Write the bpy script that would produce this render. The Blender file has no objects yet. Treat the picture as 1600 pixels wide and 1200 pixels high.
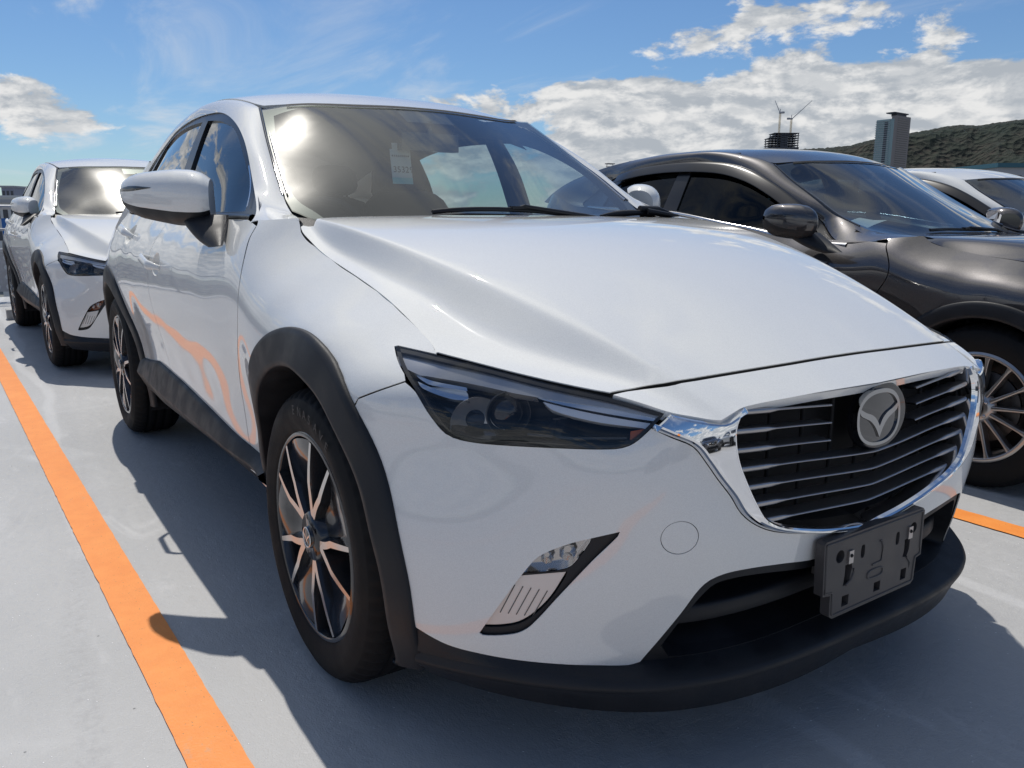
import bpy, bmesh, math, random, json
import numpy as np
from mathutils import Vector, Matrix
from mathutils.geometry import delaunay_2d_cdt
random.seed(7); rng=np.random.default_rng(7)
scene=bpy.context.scene
# ------------------------------------------------------------------ camera
cam_d=bpy.data.cameras.new('camera'); cam_o=bpy.data.objects.new('camera',cam_d); scene.collection.objects.link(cam_o)
CAMP=[1.686147, -1.441126, 1.047322, 2.551245, -0.204571, 0.003661, 1271.077234]
_C=np.array(CAMP[0:3]);_y,_p,_r,_f=CAMP[3:7]
_fw=np.array([math.cos(_y)*math.cos(_p),math.sin(_y)*math.cos(_p),math.sin(_p)])
_rt=np.cross(_fw,[0,0,1]);_rt/=np.linalg.norm(_rt);_up=np.cross(_rt,_fw)
_r2=math.cos(_r)*_rt+math.sin(_r)*_up;_u2=-math.sin(_r)*_rt+math.cos(_r)*_up
cam_o.matrix_world=Matrix([[*(_r2[i],_u2[i],-_fw[i]),_C[i]] for i in range(3)]+[[0,0,0,1]])
cam_d.sensor_width=36;cam_d.lens=_f/1600*36;cam_d.clip_start=.05;cam_d.clip_end=20000
scene.camera=cam_o
# ------------------------------------------------------------------ sun, sky, exposure
SUN=Vector((-.51,.10,1.0)).normalized()
sun_el=math.asin(SUN.z); sun_rot=math.atan2(SUN.x,SUN.y)
sd=bpy.data.lights.new('sun','SUN'); sd.energy=4.9; sd.angle=math.radians(.55); sd.color=(1,.95,.875)
so=bpy.data.objects.new('sun',sd); so.rotation_euler=SUN.to_track_quat('Z','Y').to_euler(); scene.collection.objects.link(so)
scene.view_settings.view_transform='Standard';scene.view_settings.look='None';scene.view_settings.gamma=1;scene.view_settings.use_curve_mapping=False
scene.view_settings.exposure=EXPO=-.58
world=bpy.data.worlds.new('World'); scene.world=world; world.use_nodes=True
def NT(nt):
    nt.nodes.clear()
    def N(t,**k):
        n=nt.nodes.new(t)
        for a,b in k.items():
            if a.startswith('i_'):
                a=a[2:];a=int(a) if a.isdigit() else a.replace('_',' ')
                n.inputs[a].default_value=b
            else: setattr(n,a,b)
        return n
    L=lambda a,b: nt.links.new(a,b)
    def M(op,a,b=None,c=None,clamp=False):
        n=nt.nodes.new('ShaderNodeMath');n.operation=op;n.use_clamp=clamp
        for i,v in enumerate((a,b,c)):
            if v is None: continue
            if isinstance(v,(int,float)): n.inputs[i].default_value=v
            else: L(v,n.inputs[i])
        return n.outputs[0]
    def MR(v,a,b,c=0,d=1,smooth=True):
        n=nt.nodes.new('ShaderNodeMapRange');n.clamp=True
        if smooth:n.interpolation_type='SMOOTHSTEP'
        L(v,n.inputs[0])
        for i,x in enumerate((a,b,c,d)): n.inputs[i+1].default_value=x
        return n.outputs[0]
    def MIX(f,a,b):
        n=nt.nodes.new('ShaderNodeMix');n.data_type='RGBA'
        for i,v in ((0,f),(6,a),(7,b)):
            if isinstance(v,(int,float)): n.inputs[i].default_value=v
            elif isinstance(v,tuple): n.inputs[i].default_value=v if len(v)==4 else (*v,1)
            else: L(v,n.inputs[i])
        return n.outputs[2]
    return N,L,M,MR,MIX
def build_world():
    nt=world.node_tree;N,L,M,MR,MIX=NT(nt)
    sky=N('ShaderNodeTexSky',sky_type='NISHITA',sun_disc=False,sun_elevation=sun_el,sun_rotation=sun_rot,altitude=50,air_density=1.0,dust_density=.15,ozone_density=2.0)
    tc=N('ShaderNodeTexCoord');sep=N('ShaderNodeSeparateXYZ');L(tc.outputs['Generated'],sep.inputs[0])
    X,Y,Z=sep.outputs
    zc=M('MAXIMUM',Z,.0);den=M('ADD',zc,.10)
    cx=M('DIVIDE',X,den);cy=M('DIVIDE',Y,den)
    cmb=N('ShaderNodeCombineXYZ');L(cx,cmb.inputs[0]);L(cy,cmb.inputs[1])
    # azimuth coordinate for upright cumulus banks near the horizon
    az=M('ARCTAN2',Y,X)
    cmb2=N('ShaderNodeCombineXYZ');L(M('MULTIPLY',az,6.0),cmb2.inputs[0]);L(M('MULTIPLY',Z,13.0),cmb2.inputs[1])
    def noise(v,scale,det,rough,loc=(0,0,0),dist=0.0,sc=(1,1,1),rot=(0,0,0)):
        mp=N('ShaderNodeMapping');mp.inputs['Location'].default_value=loc;mp.inputs['Scale'].default_value=sc;mp.inputs['Rotation'].default_value=rot
        L(v,mp.inputs[0]);n=N('ShaderNodeTexNoise',i_Scale=scale,i_Detail=det,i_Roughness=rough,i_Distortion=dist);L(mp.outputs[0],n.inputs['Vector']);return n.outputs[0]
    # high wisps
    w=noise(cmb.outputs[0],.55,9,.62,(1.3,.4,0),.6,(1,2.6,1),(0,0,.5))
    wisp=M('MULTIPLY',MR(w,.50,.76),M('ADD',M('MULTIPLY',MR(az,2.85,3.02),.5),.42))
    # cumulus bank: more of it low down and towards the right of the photograph
    n1=noise(cmb2.outputs[0],1.25,10,.60,(2.0,1.0,0.0),.15)
    azw=MR(az,2.86,2.52)          # 0 left .. 1 right
    azr=MR(az,2.62,2.20)
    low=MR(Z,.115,.175,1,0);mid=MR(Z,.26,.40,1,0)
    thr=M('SUBTRACT',.70,M('ADD',M('MULTIPLY',M('MULTIPLY',azw,low),.30),M('MULTIPLY',M('MULTIPLY',azr,mid),.20)))
    lf=M('MULTIPLY',MR(az,2.93,3.06),M('MULTIPLY',MR(Z,.03,.06),MR(Z,.115,.16,1,0)));thr=M('SUBTRACT',thr,M('MULTIPLY',lf,.22))
    cum=N('ShaderNodeMapRange',interpolation_type='SMOOTHSTEP');L(n1,cum.inputs[0]);L(thr,cum.inputs[1]);L(M('ADD',thr,.075),cum.inputs[2])
    n2=noise(cmb2.outputs[0],3.4,8,.62,(3.1,7.7,0),.2)
    n3=noise(cmb2.outputs[0],1.25,10,.60,tuple(np.array((2.0,1.0,0.0))+np.array([.05,-.09,0])),.15)
    lit=MR(M('SUBTRACT',n1,n3),-.07,.07)
    body=MIX(lit,(10.,10.9,12.0),(19.,19.,18.9))
    body=MIX(M('MULTIPLY',MR(n2,.42,.62),.55),body,(10.,10.9,12.0))
    # a brighter veil round the sun
    sv=N('ShaderNodeVectorMath',operation='DOT_PRODUCT');L(tc.outputs['Generated'],sv.inputs[0]);sv.inputs[1].default_value=tuple(SUN)
    skyc=N('ShaderNodeVectorMath',operation='SCALE');L(sky.outputs[0],skyc.inputs[0]);skyc.inputs[3].default_value=1.8
    skym=N('ShaderNodeMix',data_type='RGBA',blend_type='MULTIPLY');skym.inputs[0].default_value=1;L(skyc.outputs[0],skym.inputs[6]);skym.inputs[7].default_value=(*(.76,.97,1.20),1)
    veil=M('MULTIPLY',M('POWER',M('MAXIMUM',sv.outputs[1],0),60),2.8)
    wn=noise(cmb.outputs[0],1.6,8,.62,(2,5,0),.8,(1,2.2,1),(0,0,.9))
    veil2=M('MULTIPLY',veil,MR(wn,.30,.70,.35,1.25))
    hc=noise(cmb.outputs[0],1.5,10,.64,(9,1,0),.7,(1,1.9,1),(0,0,.7))
    high=M('MULTIPLY',MR(hc,.40,.60),MR(Z,.50,.70,0,.95))
    c=MIX(wisp,skym.outputs[2],(16.5,17.,17.6))
    c=MIX(M('MULTIPLY',cum.outputs[0],MR(Z,-.01,.02)),c,body)
    c=MIX(M('MULTIPLY',high,MR(sv.outputs[1],.50,.86,.12,1.)),c,(13.,13.6,13.8))
    add=N('ShaderNodeMix',data_type='RGBA',blend_type='ADD');add.inputs[0].default_value=1;L(c,add.inputs[6])
    vv=N('ShaderNodeCombineXYZ')
    for i,k in enumerate((1,.97,.9)): L(M('MULTIPLY',veil2,k),vv.inputs[i])
    L(vv.outputs[0],add.inputs[7])
    bg=N('ShaderNodeBackground',i_Strength=.064);L(add.outputs[2],bg.inputs[0])
    out=N('ShaderNodeOutputWorld');L(bg.outputs[0],out.inputs[0])
build_world()
# ------------------------------------------------------------------ materials
MATS={}
def mat(name,fn):
    m=bpy.data.materials.new(name);m.use_nodes=True;tools=NT(m.node_tree);N,L=tools[0],tools[1]
    out=N('ShaderNodeOutputMaterial');s=fn(m,*tools);L(s,out.inputs[0]);MATS[name]=m;return m
def simple(name,col,rough=.5,metal=0.,coat=0.,spec=.5,emis=None,noise=0,bump=0,bscale=200,croug=.03):
    def fn(m,N,L,M,MR,MIX):
        b=N('ShaderNodeBsdfPrincipled',i_Roughness=rough,i_Metallic=metal);b.inputs['Base Color'].default_value=(*col,1)
        b.inputs['Coat Weight'].default_value=coat;b.inputs['Coat Roughness'].default_value=croug;b.inputs['Specular IOR Level'].default_value=spec
        tc=N('ShaderNodeTexCoord')
        if noise:
            n=N('ShaderNodeTexNoise',i_Scale=14.,i_Detail=6.);L(tc.outputs['Object'],n.inputs['Vector'])
            L(MIX(MR(n.outputs[0],.35,.65),tuple(c*(1-noise) for c in col),tuple(min(1,c*(1+noise)) for c in col)),b.inputs['Base Color'])
            L(MR(n.outputs[0],.3,.7,max(0,rough-.08),min(1,rough+.1)),b.inputs['Roughness'])
        if bump:
            n=N('ShaderNodeTexNoise',i_Scale=float(bscale),i_Detail=3.);L(tc.outputs['Object'],n.inputs['Vector'])
            bp=N('ShaderNodeBump',i_Strength=bump,i_Distance=.002);L(n.outputs[0],bp.inputs['Height']);L(bp.outputs[0],b.inputs['Normal'])
        return b.outputs[0]
    return mat(name,fn)
def paint(name,col,metal,flake,rough=.42):
    def fn(m,N,L,M,MR,MIX):
        tc=N('ShaderNodeTexCoord')
        v=N('ShaderNodeTexVoronoi',i_Scale=900.);L(tc.outputs['Object'],v.inputs['Vector'])
        d=N('ShaderNodeTexNoise',i_Scale=3.,i_Detail=5.);L(tc.outputs['Object'],d.inputs['Vector'])
        sep=N('ShaderNodeSeparateColor');L(v.outputs['Color'],sep.inputs[0])
        b=N('ShaderNodeBsdfPrincipled',i_Metallic=metal,i_Roughness=rough);b.inputs['Specular IOR Level'].default_value=.25
        L(MIX(sep.outputs[0],tuple(c*(1-flake) for c in col),tuple(min(1,c*(1+flake)) for c in col)),b.inputs['Base Color'])
        b.inputs['Coat Weight'].default_value=1;b.inputs['Coat IOR'].default_value=1.68
        L(MR(d.outputs[0],.35,.7,.015,.05),b.inputs['Coat Roughness'])
        # spot dust
        return b.outputs[0]
    return mat(name,fn)
def glassm(name,tint,rough=.0,dust=.0,ior=1.5,boost=1.0):
    def fn(m,N,L,M,MR,MIX):
        ge=N('ShaderNodeNewGeometry');fr=N('ShaderNodeFresnel');L(M('ADD',M('MULTIPLY',ge.outputs['Backfacing'],1/ior-ior),ior),fr.inputs['IOR'])
        tr=N('ShaderNodeBsdfTransparent');tr.inputs[0].default_value=(*tint,1)
        g=N('ShaderNodeBsdfGlossy',i_Roughness=rough)
        k=M('MINIMUM',M('MULTIPLY',fr.outputs[0],boost),1.0)
        mx=N('ShaderNodeMixShader');L(k,mx.inputs[0]);L(tr.outputs[0],mx.inputs[1]);L(g.outputs[0],mx.inputs[2])
        o=mx.outputs[0]
        if dust:
            g2=N('ShaderNodeBsdfGlossy',i_Roughness=.19);g2.inputs[0].default_value=(.9,.9,.88,1)
            df=N('ShaderNodeBsdfDiffuse');df.inputs[0].default_value=(.55,.54,.5,1)
            a=N('ShaderNodeMixShader');a.inputs[0].default_value=.34;L(g2.outputs[0],a.inputs[1]);L(df.outputs[0],a.inputs[2])
            tc=N('ShaderNodeTexCoord');n=N('ShaderNodeTexNoise',i_Scale=2.2,i_Detail=8.);L(tc.outputs['Object'],n.inputs['Vector'])
            b=N('ShaderNodeMixShader');L(MR(n.outputs[0],.3,.75,dust*.6,dust*1.5),b.inputs[0]);L(o,b.inputs[1]);L(a.outputs[0],b.inputs[2]);o=b.outputs[0]
        return o
    return mat(name,fn)
paint('pearl_white',(.745,.75,.728),.02,.06,.60)
paint('graphite_metallic',(.056,.053,.055),.65,.35,.42)
simple('black_plastic',(.013,.0145,.018),.50,spec=.35,noise=.15,bump=.25,bscale=500)
simple('gap_black',(.006,.006,.007),.8)
simple('gloss_black',(.008,.008,.010),.12,coat=.6)
simple('chrome',(.82,.83,.85),.04,metal=1.)
simple('satin_chrome',(.62,.62,.64),.22,metal=1.)
simple('slat_metal',(.42,.41,.41),.32,metal=.9)
simple('rubber',(.009,.009,.0095),.72,spec=.25,noise=.25,bump=.3,bscale=120)
simple('gunmetal',(.035,.037,.042),.22,metal=.6,coat=.6)
simple('machined',(.60,.59,.58),.24,metal=1.)
simple('silver_rim',(.42,.41,.40),.28,metal=.9)
simple('brake',(.10,.09,.085),.45,metal=.8,noise=.3)
simple('seat_cloth',(.035,.035,.038),.85,noise=.15)
simple('headliner',(.20,.20,.20),.9)
simple('cabin_trim',(.05,.05,.055),.6)
simple('frit',(.035,.030,.030),.5)
simple('blade_silver',(.62,.62,.62),.42,metal=.6)
simple('mirror_glass',(.8,.82,.85),.01,metal=1.)
simple('lamp_silver',(.75,.76,.78),.12,metal=1.)
simple('lamp_dark',(.02,.021,.024),.16,coat=.5)
simple('lamp_grey',(.16,.165,.17),.2,metal=.7)
simple('lamp_white',(.75,.77,.80),.2,metal=.3)
simple('amber',(.55,.12,.02),.25,coat=.4)
simple('paper',(.80,.86,.84),.8)
simple('sticker_mint',(.55,.80,.70),.6)
simple('ink',(.03,.03,.035),.7)
simple('badge_chrome',(.36,.365,.37),.10,metal=1.)
simple('bowl_grey',(.50,.51,.53),.2,metal=.5)
simple('rubber_mark',(.030,.029,.030),.6)
simple('plate_grey',(.058,.055,.056),.50,noise=.12,bump=.15,bscale=400)
simple('window_black',(.010,.010,.012),.30,coat=.1)
simple('window_visor',(.008,.008,.010),.28,coat=.15)
simple('red_lamp',(.35,.01,.01),.15,coat=.6)
glassm('windshield_glass',(.80,.86,.83),dust=.05,boost=2.0)
glassm('clean_windshield',(.52,.60,.62),dust=.035,boost=1.6)
glassm('side_glass',(.62,.74,.76),boost=1.6)
glassm('dark_glass',(.10,.14,.16),boost=.75)
glassm('lens',(.92,.93,.94),boost=1.3)
glassm('fog_lens',(.75,.72,.70),boost=1.6)
def orange_flare(m,N,L,M,MR,MIX):
    tc=N('ShaderNodeTexCoord');n=N('ShaderNodeTexNoise',i_Scale=9.,i_Detail=9.,i_Roughness=.7);L(tc.outputs['Object'],n.inputs['Vector'])
    n2=N('ShaderNodeTexNoise',i_Scale=160.,i_Detail=2.);L(tc.outputs['Object'],n2.inputs['Vector'])
    b=N('ShaderNodeBsdfPrincipled',i_Roughness=.55)
    c=MIX(MR(n.outputs[0],.3,.75),(.86,.27,.045),(.93,.33,.065))
    c=MIX(MR(n2.outputs[0],.70,.74),c,(.35,.16,.06))
    n3=N('ShaderNodeTexNoise',i_Scale=3.2,i_Detail=10.,i_Roughness=.75);L(tc.outputs['Object'],n3.inputs['Vector'])
    n4=N('ShaderNodeTexNoise',i_Scale=55.,i_Detail=6.,i_Roughness=.7);L(tc.outputs['Object'],n4.inputs['Vector'])
    c=MIX(M('MULTIPLY',M('MULTIPLY',MR(n3.outputs[0],.55,.68),MR(n4.outputs[0],.50,.62)),.8),c,(.50,.36,.25))
    c=MIX(M('MULTIPLY',MR(n3.outputs[0],.50,.30),.35),c,(.72,.24,.05))
    L(c,b.inputs['Base Color']);bp=N('ShaderNodeBump',i_Strength=.25,i_Distance=.003);L(n2.outputs[0],bp.inputs['Height']);L(bp.outputs[0],b.inputs['Normal'])
    return b.outputs[0]
mat('orange_paint',orange_flare)
def deckm(m,N,L,M,MR,MIX):
    tc=N('ShaderNodeTexCoord');P=tc.outputs['Object']
    def ns(s,d,r=.55,sc=(1,1,1),loc=(0,0,0),dis=0.):
        mp=N('ShaderNodeMapping');mp.inputs['Scale'].default_value=sc;mp.inputs['Location'].default_value=loc;L(P,mp.inputs[0])
        n=N('ShaderNodeTexNoise',i_Scale=s,i_Detail=float(d),i_Roughness=r,i_Distortion=dis);L(mp.outputs[0],n.inputs['Vector']);return n.outputs[0]
    a=ns(.55,6,.6);b_=ns(2.3,8,.65,(1,2.5,1),(3,1,0),1.0);fine=ns(220,3);mid=ns(38,4,.7)
    c=MIX(MR(a,.35,.65),(.435,.436,.432),(.490,.488,.482))
    c=MIX(M('MULTIPLY',MR(b_,.55,.75),.45),c,(.65,.645,.64))
    c=MIX(M('MULTIPLY',MR(b_,.42,.30),.35),c,(.46,.46,.465))
    # scuff arcs
    w=N('ShaderNodeTexWave',wave_type='RINGS',i_Scale=.32,i_Distortion=2.2,i_Detail=3.);mp=N('ShaderNodeMapping');mp.inputs['Location'].default_value=(3.1,4.6,0);L(P,mp.inputs[0]);L(mp.outputs[0],w.inputs['Vector'])
    c=MIX(M('MULTIPLY',MR(w.outputs[0],.985,1.0),.35),c,(.66,.66,.66))
    # tyre marks: soft dark twin bands sweeping through the bays
    tw=N('ShaderNodeTexWave',wave_type='BANDS',bands_direction='Y',i_Scale=.62,i_Distortion=3.5,i_Detail=2.);tm=N('ShaderNodeMapping');tm.inputs['Rotation'].default_value=(0,0,.22);tm.inputs['Scale'].default_value=(.35,1,1);L(P,tm.inputs[0]);L(tm.outputs[0],tw.inputs['Vector'])
    c=MIX(M('MULTIPLY',M('MULTIPLY',MR(tw.outputs[0],.93,1.0),MR(mid,.40,.65)),.30),c,(.33,.33,.34))
    st=ns(1.1,7,.65,(1,1,1),(7,2,0),1.5);c=MIX(M('MULTIPLY',MR(st,.60,.74),.35),c,(.40,.40,.41))
    st2=ns(.8,7,.6,(1,1,1),(1,9,0),1.2);c=MIX(M('MULTIPLY',MR(st2,.56,.72),.45),c,(.66,.66,.655))
    # dark pits, and raised grit with its sparkle painted white
    v=N('ShaderNodeTexVoronoi',i_Scale=26.);L(P,v.inputs['Vector']);sc=N('ShaderNodeSeparateColor');L(v.outputs['Color'],sc.inputs[0])
    spot=M('MULTIPLY',MR(v.outputs['Distance'],.10,.05),MR(sc.outputs[0],.93,.94))
    c=MIX(spot,c,(.20,.20,.20))
    v2=N('ShaderNodeTexVoronoi',i_Scale=60.);L(P,v2.inputs['Vector']);sc2=N('ShaderNodeSeparateColor');L(v2.outputs['Color'],sc2.inputs[0])
    sp2=M('MULTIPLY',MR(v2.outputs['Distance'],.16,.08),MR(sc2.outputs[1],.86,.88))
    c=MIX(M('MULTIPLY',sp2,.8),c,(.9,.9,.9))
    b=N('ShaderNodeBsdfPrincipled');L(c,b.inputs['Base Color']);L(MR(mid,.3,.7,.38,.62),b.inputs['Roughness']);b.inputs['Specular IOR Level'].default_value=.35
    h=M('ADD',M('MULTIPLY',fine,.5),M('ADD',M('MULTIPLY',mid,1.0),M('MULTIPLY',sp2,.8)))
    bp=N('ShaderNodeBump',i_Strength=.6,i_Distance=.004);L(h,bp.inputs['Height']);L(bp.outputs[0],b.inputs['Normal'])
    return b.outputs[0]
mat('deck_coating',deckm)
# ------------------------------------------------------------------ object helpers
COL=scene.collection
def tag(o,label=None,cat=None,group=None,kind=None):
    for k,v in (('label',label),('category',cat),('group',group),('kind',kind)):
        if v: o[k]=v
    return o
def empty(name,loc=(0,0,0),rz=0.):
    o=bpy.data.objects.new(name,None);o.location=loc;o.rotation_euler=(0,0,rz);o.empty_display_size=.2;COL.objects.link(o);return o
def mesh(name,V,F,m,parent=None,smooth=True,normals=None,mats=None,fm=None):
    me=bpy.data.meshes.new(name);me.from_pydata([tuple(map(float,v)) for v in V],[],[tuple(int(i) for i in f) for f in F])
    for q in (mats or [m]): me.materials.append(MATS[q])
    me.polygons.foreach_set('use_smooth',[smooth]*len(me.polygons))
    if fm is not None: me.polygons.foreach_set('material_index',fm)
    me.update()
    if normals is not None: me.normals_split_custom_set_from_vertices([tuple(map(float,n)) for n in normals])
    o=bpy.data.objects.new(name,me);COL.objects.link(o)
    if parent: o.parent=parent
    return o
class G:
    'collects shapes into one mesh'
    def __init__(s): s.V=[];s.F=[];s.N=[];s.fm=[]
    def add(s,V,F,Nn=None,mi=0):
        V=np.asarray(V,float);k=len(s.V);s.V+=list(map(tuple,V))
        s.F+=[tuple(i+k for i in f) for f in F];s.fm+=[mi]*len(F)
        if Nn is None:
            Nn=np.zeros_like(V)
            for f in F:
                a,b,c=V[f[0]],V[f[1]],V[f[2]];n=np.cross(b-a,c-a)
                for i in f: Nn[i]+=n
            l=np.linalg.norm(Nn,axis=1,keepdims=True);Nn=np.where(l>1e-12,Nn/np.maximum(l,1e-12),[0,0,1])
        s.N+=list(map(tuple,Nn));return s
    def box(s,c,sz,mi=0,R=None,bev=.0):
        c=np.array(c,float);h=np.array(sz,float)/2
        R=np.eye(3) if R is None else R
        for ax in range(3):
            for sg in (-1,1):
                o=[(ax+1)%3,(ax+2)%3];v=[]
                for p,q in ((-1,-1),(1,-1),(1,1),(-1,1)):
                    w=np.zeros(3);w[ax]=sg*h[ax];w[o[0]]=p*h[o[0]]*sg;w[o[1]]=q*h[o[1]];v.append(R@w+c)
                s.add(v,[(0,1,2,3)],mi=mi)
        return s
    def tube(s,pts,r,seg=10,mi=0,cap=True):
        pts=np.asarray(pts,float);n=len(pts);r=np.broadcast_to(r,(n,)).astype(float)
        T=np.gradient(pts,axis=0);T/=np.linalg.norm(T,axis=1,keepdims=True)+1e-12
        a=np.array([0,0,1.]) if abs(T[0][2])<.9 else np.array([1.,0,0])
        V=[];Nn=[]
        for i in range(n):
            u=np.cross(a,T[i]);u/=np.linalg.norm(u)+1e-12;w=np.cross(T[i],u)
            for k in range(seg):
                t=2*math.pi*k/seg;d=math.cos(t)*u+math.sin(t)*w;V.append(pts[i]+d*r[i]);Nn.append(d)
        F=[(i*seg+k,i*seg+(k+1)%seg,(i+1)*seg+(k+1)%seg,(i+1)*seg+k) for i in range(n-1) for k in range(seg)]
        s.add(V,F,np.array(Nn),mi)
        if cap:
            s.add(V[:seg],[tuple(range(seg))[::-1]],mi=mi);s.add(V[-seg:],[tuple(range(seg))],mi=mi)
        return s
    def lathe(s,prof,c,axis='y',seg=96,mi=0,sg=1,full=True,mod=None):
        'prof: list of (r, a) with a along the axis'
        V=[];n=len(prof)
        for k in range(seg):
            t=2*math.pi*k/seg
            for j,(r,a) in enumerate(prof):
                if mod: r=mod(r,a,k,j)
                V.append((c[0]+r*math.cos(t),c[1]+a*sg,c[2]+r*math.sin(t)))
        F=[]
        for k in range(seg):
            k2=(k+1)%seg
            for j in range(n-1):
                f=(k*n+j,k2*n+j,k2*n+j+1,k*n+j+1);F.append(f if sg>0 else f[::-1])
        return s.add(V,F,mi=mi)
    def out(s,name,m,parent=None,smooth=True,mats=None,custom=True):
        return mesh(name,s.V,s.F,m,parent,smooth,s.N if (custom and smooth) else None,mats,s.fm if mats else None)
_fc={}
def glyph(ch,size):
    'outline of one character as a flat mesh: vertices (x, y) and faces'
    k=(ch,size)
    if k not in _fc:
        cu=bpy.data.curves.new('glyph','FONT');cu.body=ch;cu.size=size;o=bpy.data.objects.new('glyph',cu);COL.objects.link(o)
        dg=bpy.context.evaluated_depsgraph_get();me=o.evaluated_get(dg).to_mesh()
        V=[(v.co.x,v.co.y) for v in me.vertices];F=[tuple(f.vertices) for f in me.polygons];o.evaluated_get(dg).to_mesh_clear();bpy.data.objects.remove(o);bpy.data.curves.remove(cu);_fc[k]=(V,F)
    return _fc[k]
def mirror_obj(o,parent=None,name=None):
    'mirror image of a mesh object across the car centre plane, as a new object'
    me=o.data;n=len(me.vertices);co=np.empty(n*3);me.vertices.foreach_get('co',co);co=co.reshape(-1,3)*[1,-1,1]
    nn=np.zeros((n,3))
    for l,cn in zip(me.loops,me.corner_normals): nn[l.vertex_index]=cn.vector
    nn=nn*[1,-1,1]
    F=[tuple(p.vertices)[::-1] for p in me.polygons];fm=[p.material_index for p in me.polygons]
    q=mesh(name or o.name.split('.')[0],co,F,None,parent or o.parent,me.polygons[0].use_smooth,nn,[m.name for m in me.materials],fm)
    for ch in list(o.children): mirror_obj(ch,q)
    return q
def copy_tree(o,parent=None,remap=None):
    c=o.copy();COL.objects.link(c);c.parent=parent
    for k in ('label','category','group'):
        if parent is None and k in c: del c[k]
    if remap and c.type=='MESH':
        for sl in c.material_slots:
            nm=sl.material.name if sl.material else ''
            if nm in remap: sl.link='OBJECT';sl.material=MATS[remap[nm]]
    for ch in list(o.children): copy_tree(ch,c,remap)
    return c
def spline(P,closed=False,step=.012,corner=50):
    'Catmull-Rom through P, keeping corners sharper than the given angle'
    P=np.asarray(P,float);n=len(P)
    if n<3:
        k=max(1,int(np.linalg.norm(P[1]-P[0])/step));return np.array([P[0]+(P[1]-P[0])*i/k for i in range(k+1)])
    def iscorner(i):
        if not closed and i in (0,n-1): return True
        a=P[i]-P[i-1];b=P[(i+1)%n]-P[i];la,lb=np.linalg.norm(a),np.linalg.norm(b)
        if la<1e-9 or lb<1e-9: return True
        return math.degrees(math.acos(max(-1,min(1,a@b/la/lb))))>corner
    cr=[iscorner(i) for i in range(n)];out=[]
    m=n if closed else n-1
    for i in range(m):
        p1,p2=P[i],P[(i+1)%n]
        p0=P[i-1] if (closed or i>0) else p1; p3=P[(i+2)%n] if (closed or i+2<n) else p2
        L_=np.linalg.norm(p2-p1);k=max(1,int(round(L_/step)))
        d1=0.5*(p2-p0);d2=.5*(p3-p1)
        l0=np.linalg.norm(p1-p0)+1e-9;l3=np.linalg.norm(p3-p2)+1e-9
        d1=(p2-p0)/(L_+l0)*L_;d2=(p3-p1)/(L_+l3)*L_
        if cr[i]: d1=(p2-p1)*1.0
        if cr[(i+1)%n]: d2=(p2-p1)*1.0
        for j in range(k):
            t=j/k;out.append((2*t**3-3*t**2+1)*p1+(t**3-2*t**2+t)*d1+(-2*t**3+3*t**2)*p2+(t**3-t**2)*d2)
    if not closed: out.append(P[-1])
    return np.array(out)
def inpoly(pts,poly):
    x,y=pts[:,0],pts[:,1];r=np.zeros(len(pts),bool);x1,y1=poly[:,0],poly[:,1];x2,y2=np.roll(x1,-1),np.roll(y1,-1)
    for a,b,c,d in zip(x1,y1,x2,y2):
        m=((b>y)!=(d>y))
        if b!=d: r^=m&(x<(c-a)*(y-b)/(d-b)+a)
    return r
def fill(loops,sp=.025,extra=None):
    'triangulate: first loop outer, the rest holes'
    pts=[];edges=[];k=0
    for lp in loops:
        n=len(lp);pts+=[tuple(p) for p in lp];edges+=[(k+i,k+(i+1)%n) for i in range(n)];k+=n
    o=loops[0];lo,hi=o.min(0),o.max(0)
    gx=np.arange(lo[0]+sp/2,hi[0],sp);gy=np.arange(lo[1]+sp/2,hi[1],sp)
    if len(gx) and len(gy):
        A,Bb=np.meshgrid(gx,gy);A=A+(np.arange(len(gy))%2)[:,None]*sp*.5;g=np.stack([A.ravel(),Bb.ravel()],1)
        g=g[inpoly(g,o)]
        for h in loops[1:]:
            if len(g): g=g[~inpoly(g,h)]
        bp=np.concatenate(loops)
        if extra is not None:
            e=extra[inpoly(extra,o)];dd=np.sqrt(((e[:,None]-bp[None])**2).sum(-1)).min(1);e=e[dd>.006];bp2=e;pts+=[tuple(p) for p in e]
            if len(g): g=g[np.sqrt(((g[:,None]-e[None])**2).sum(-1)).min(1)>.010]
        if len(g):
            d=np.concatenate([np.sqrt(((g[i:i+2000,None]-bp[None])**2).sum(-1)).min(1) for i in range(0,len(g),2000)])
            g=g[d>sp*.4];pts+=[tuple(p) for p in g]
    v,_,f,ov,_,_=delaunay_2d_cdt([Vector(p) for p in pts],edges,[],0,1e-7)
    v=np.array([[a[0],a[1]] for a in v]);f=np.array([t for t in f])
    c=v[f].mean(1);keep=inpoly(c,o)
    for h in loops[1:]: keep&=~inpoly(c,h)
    return v,f[keep]
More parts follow.
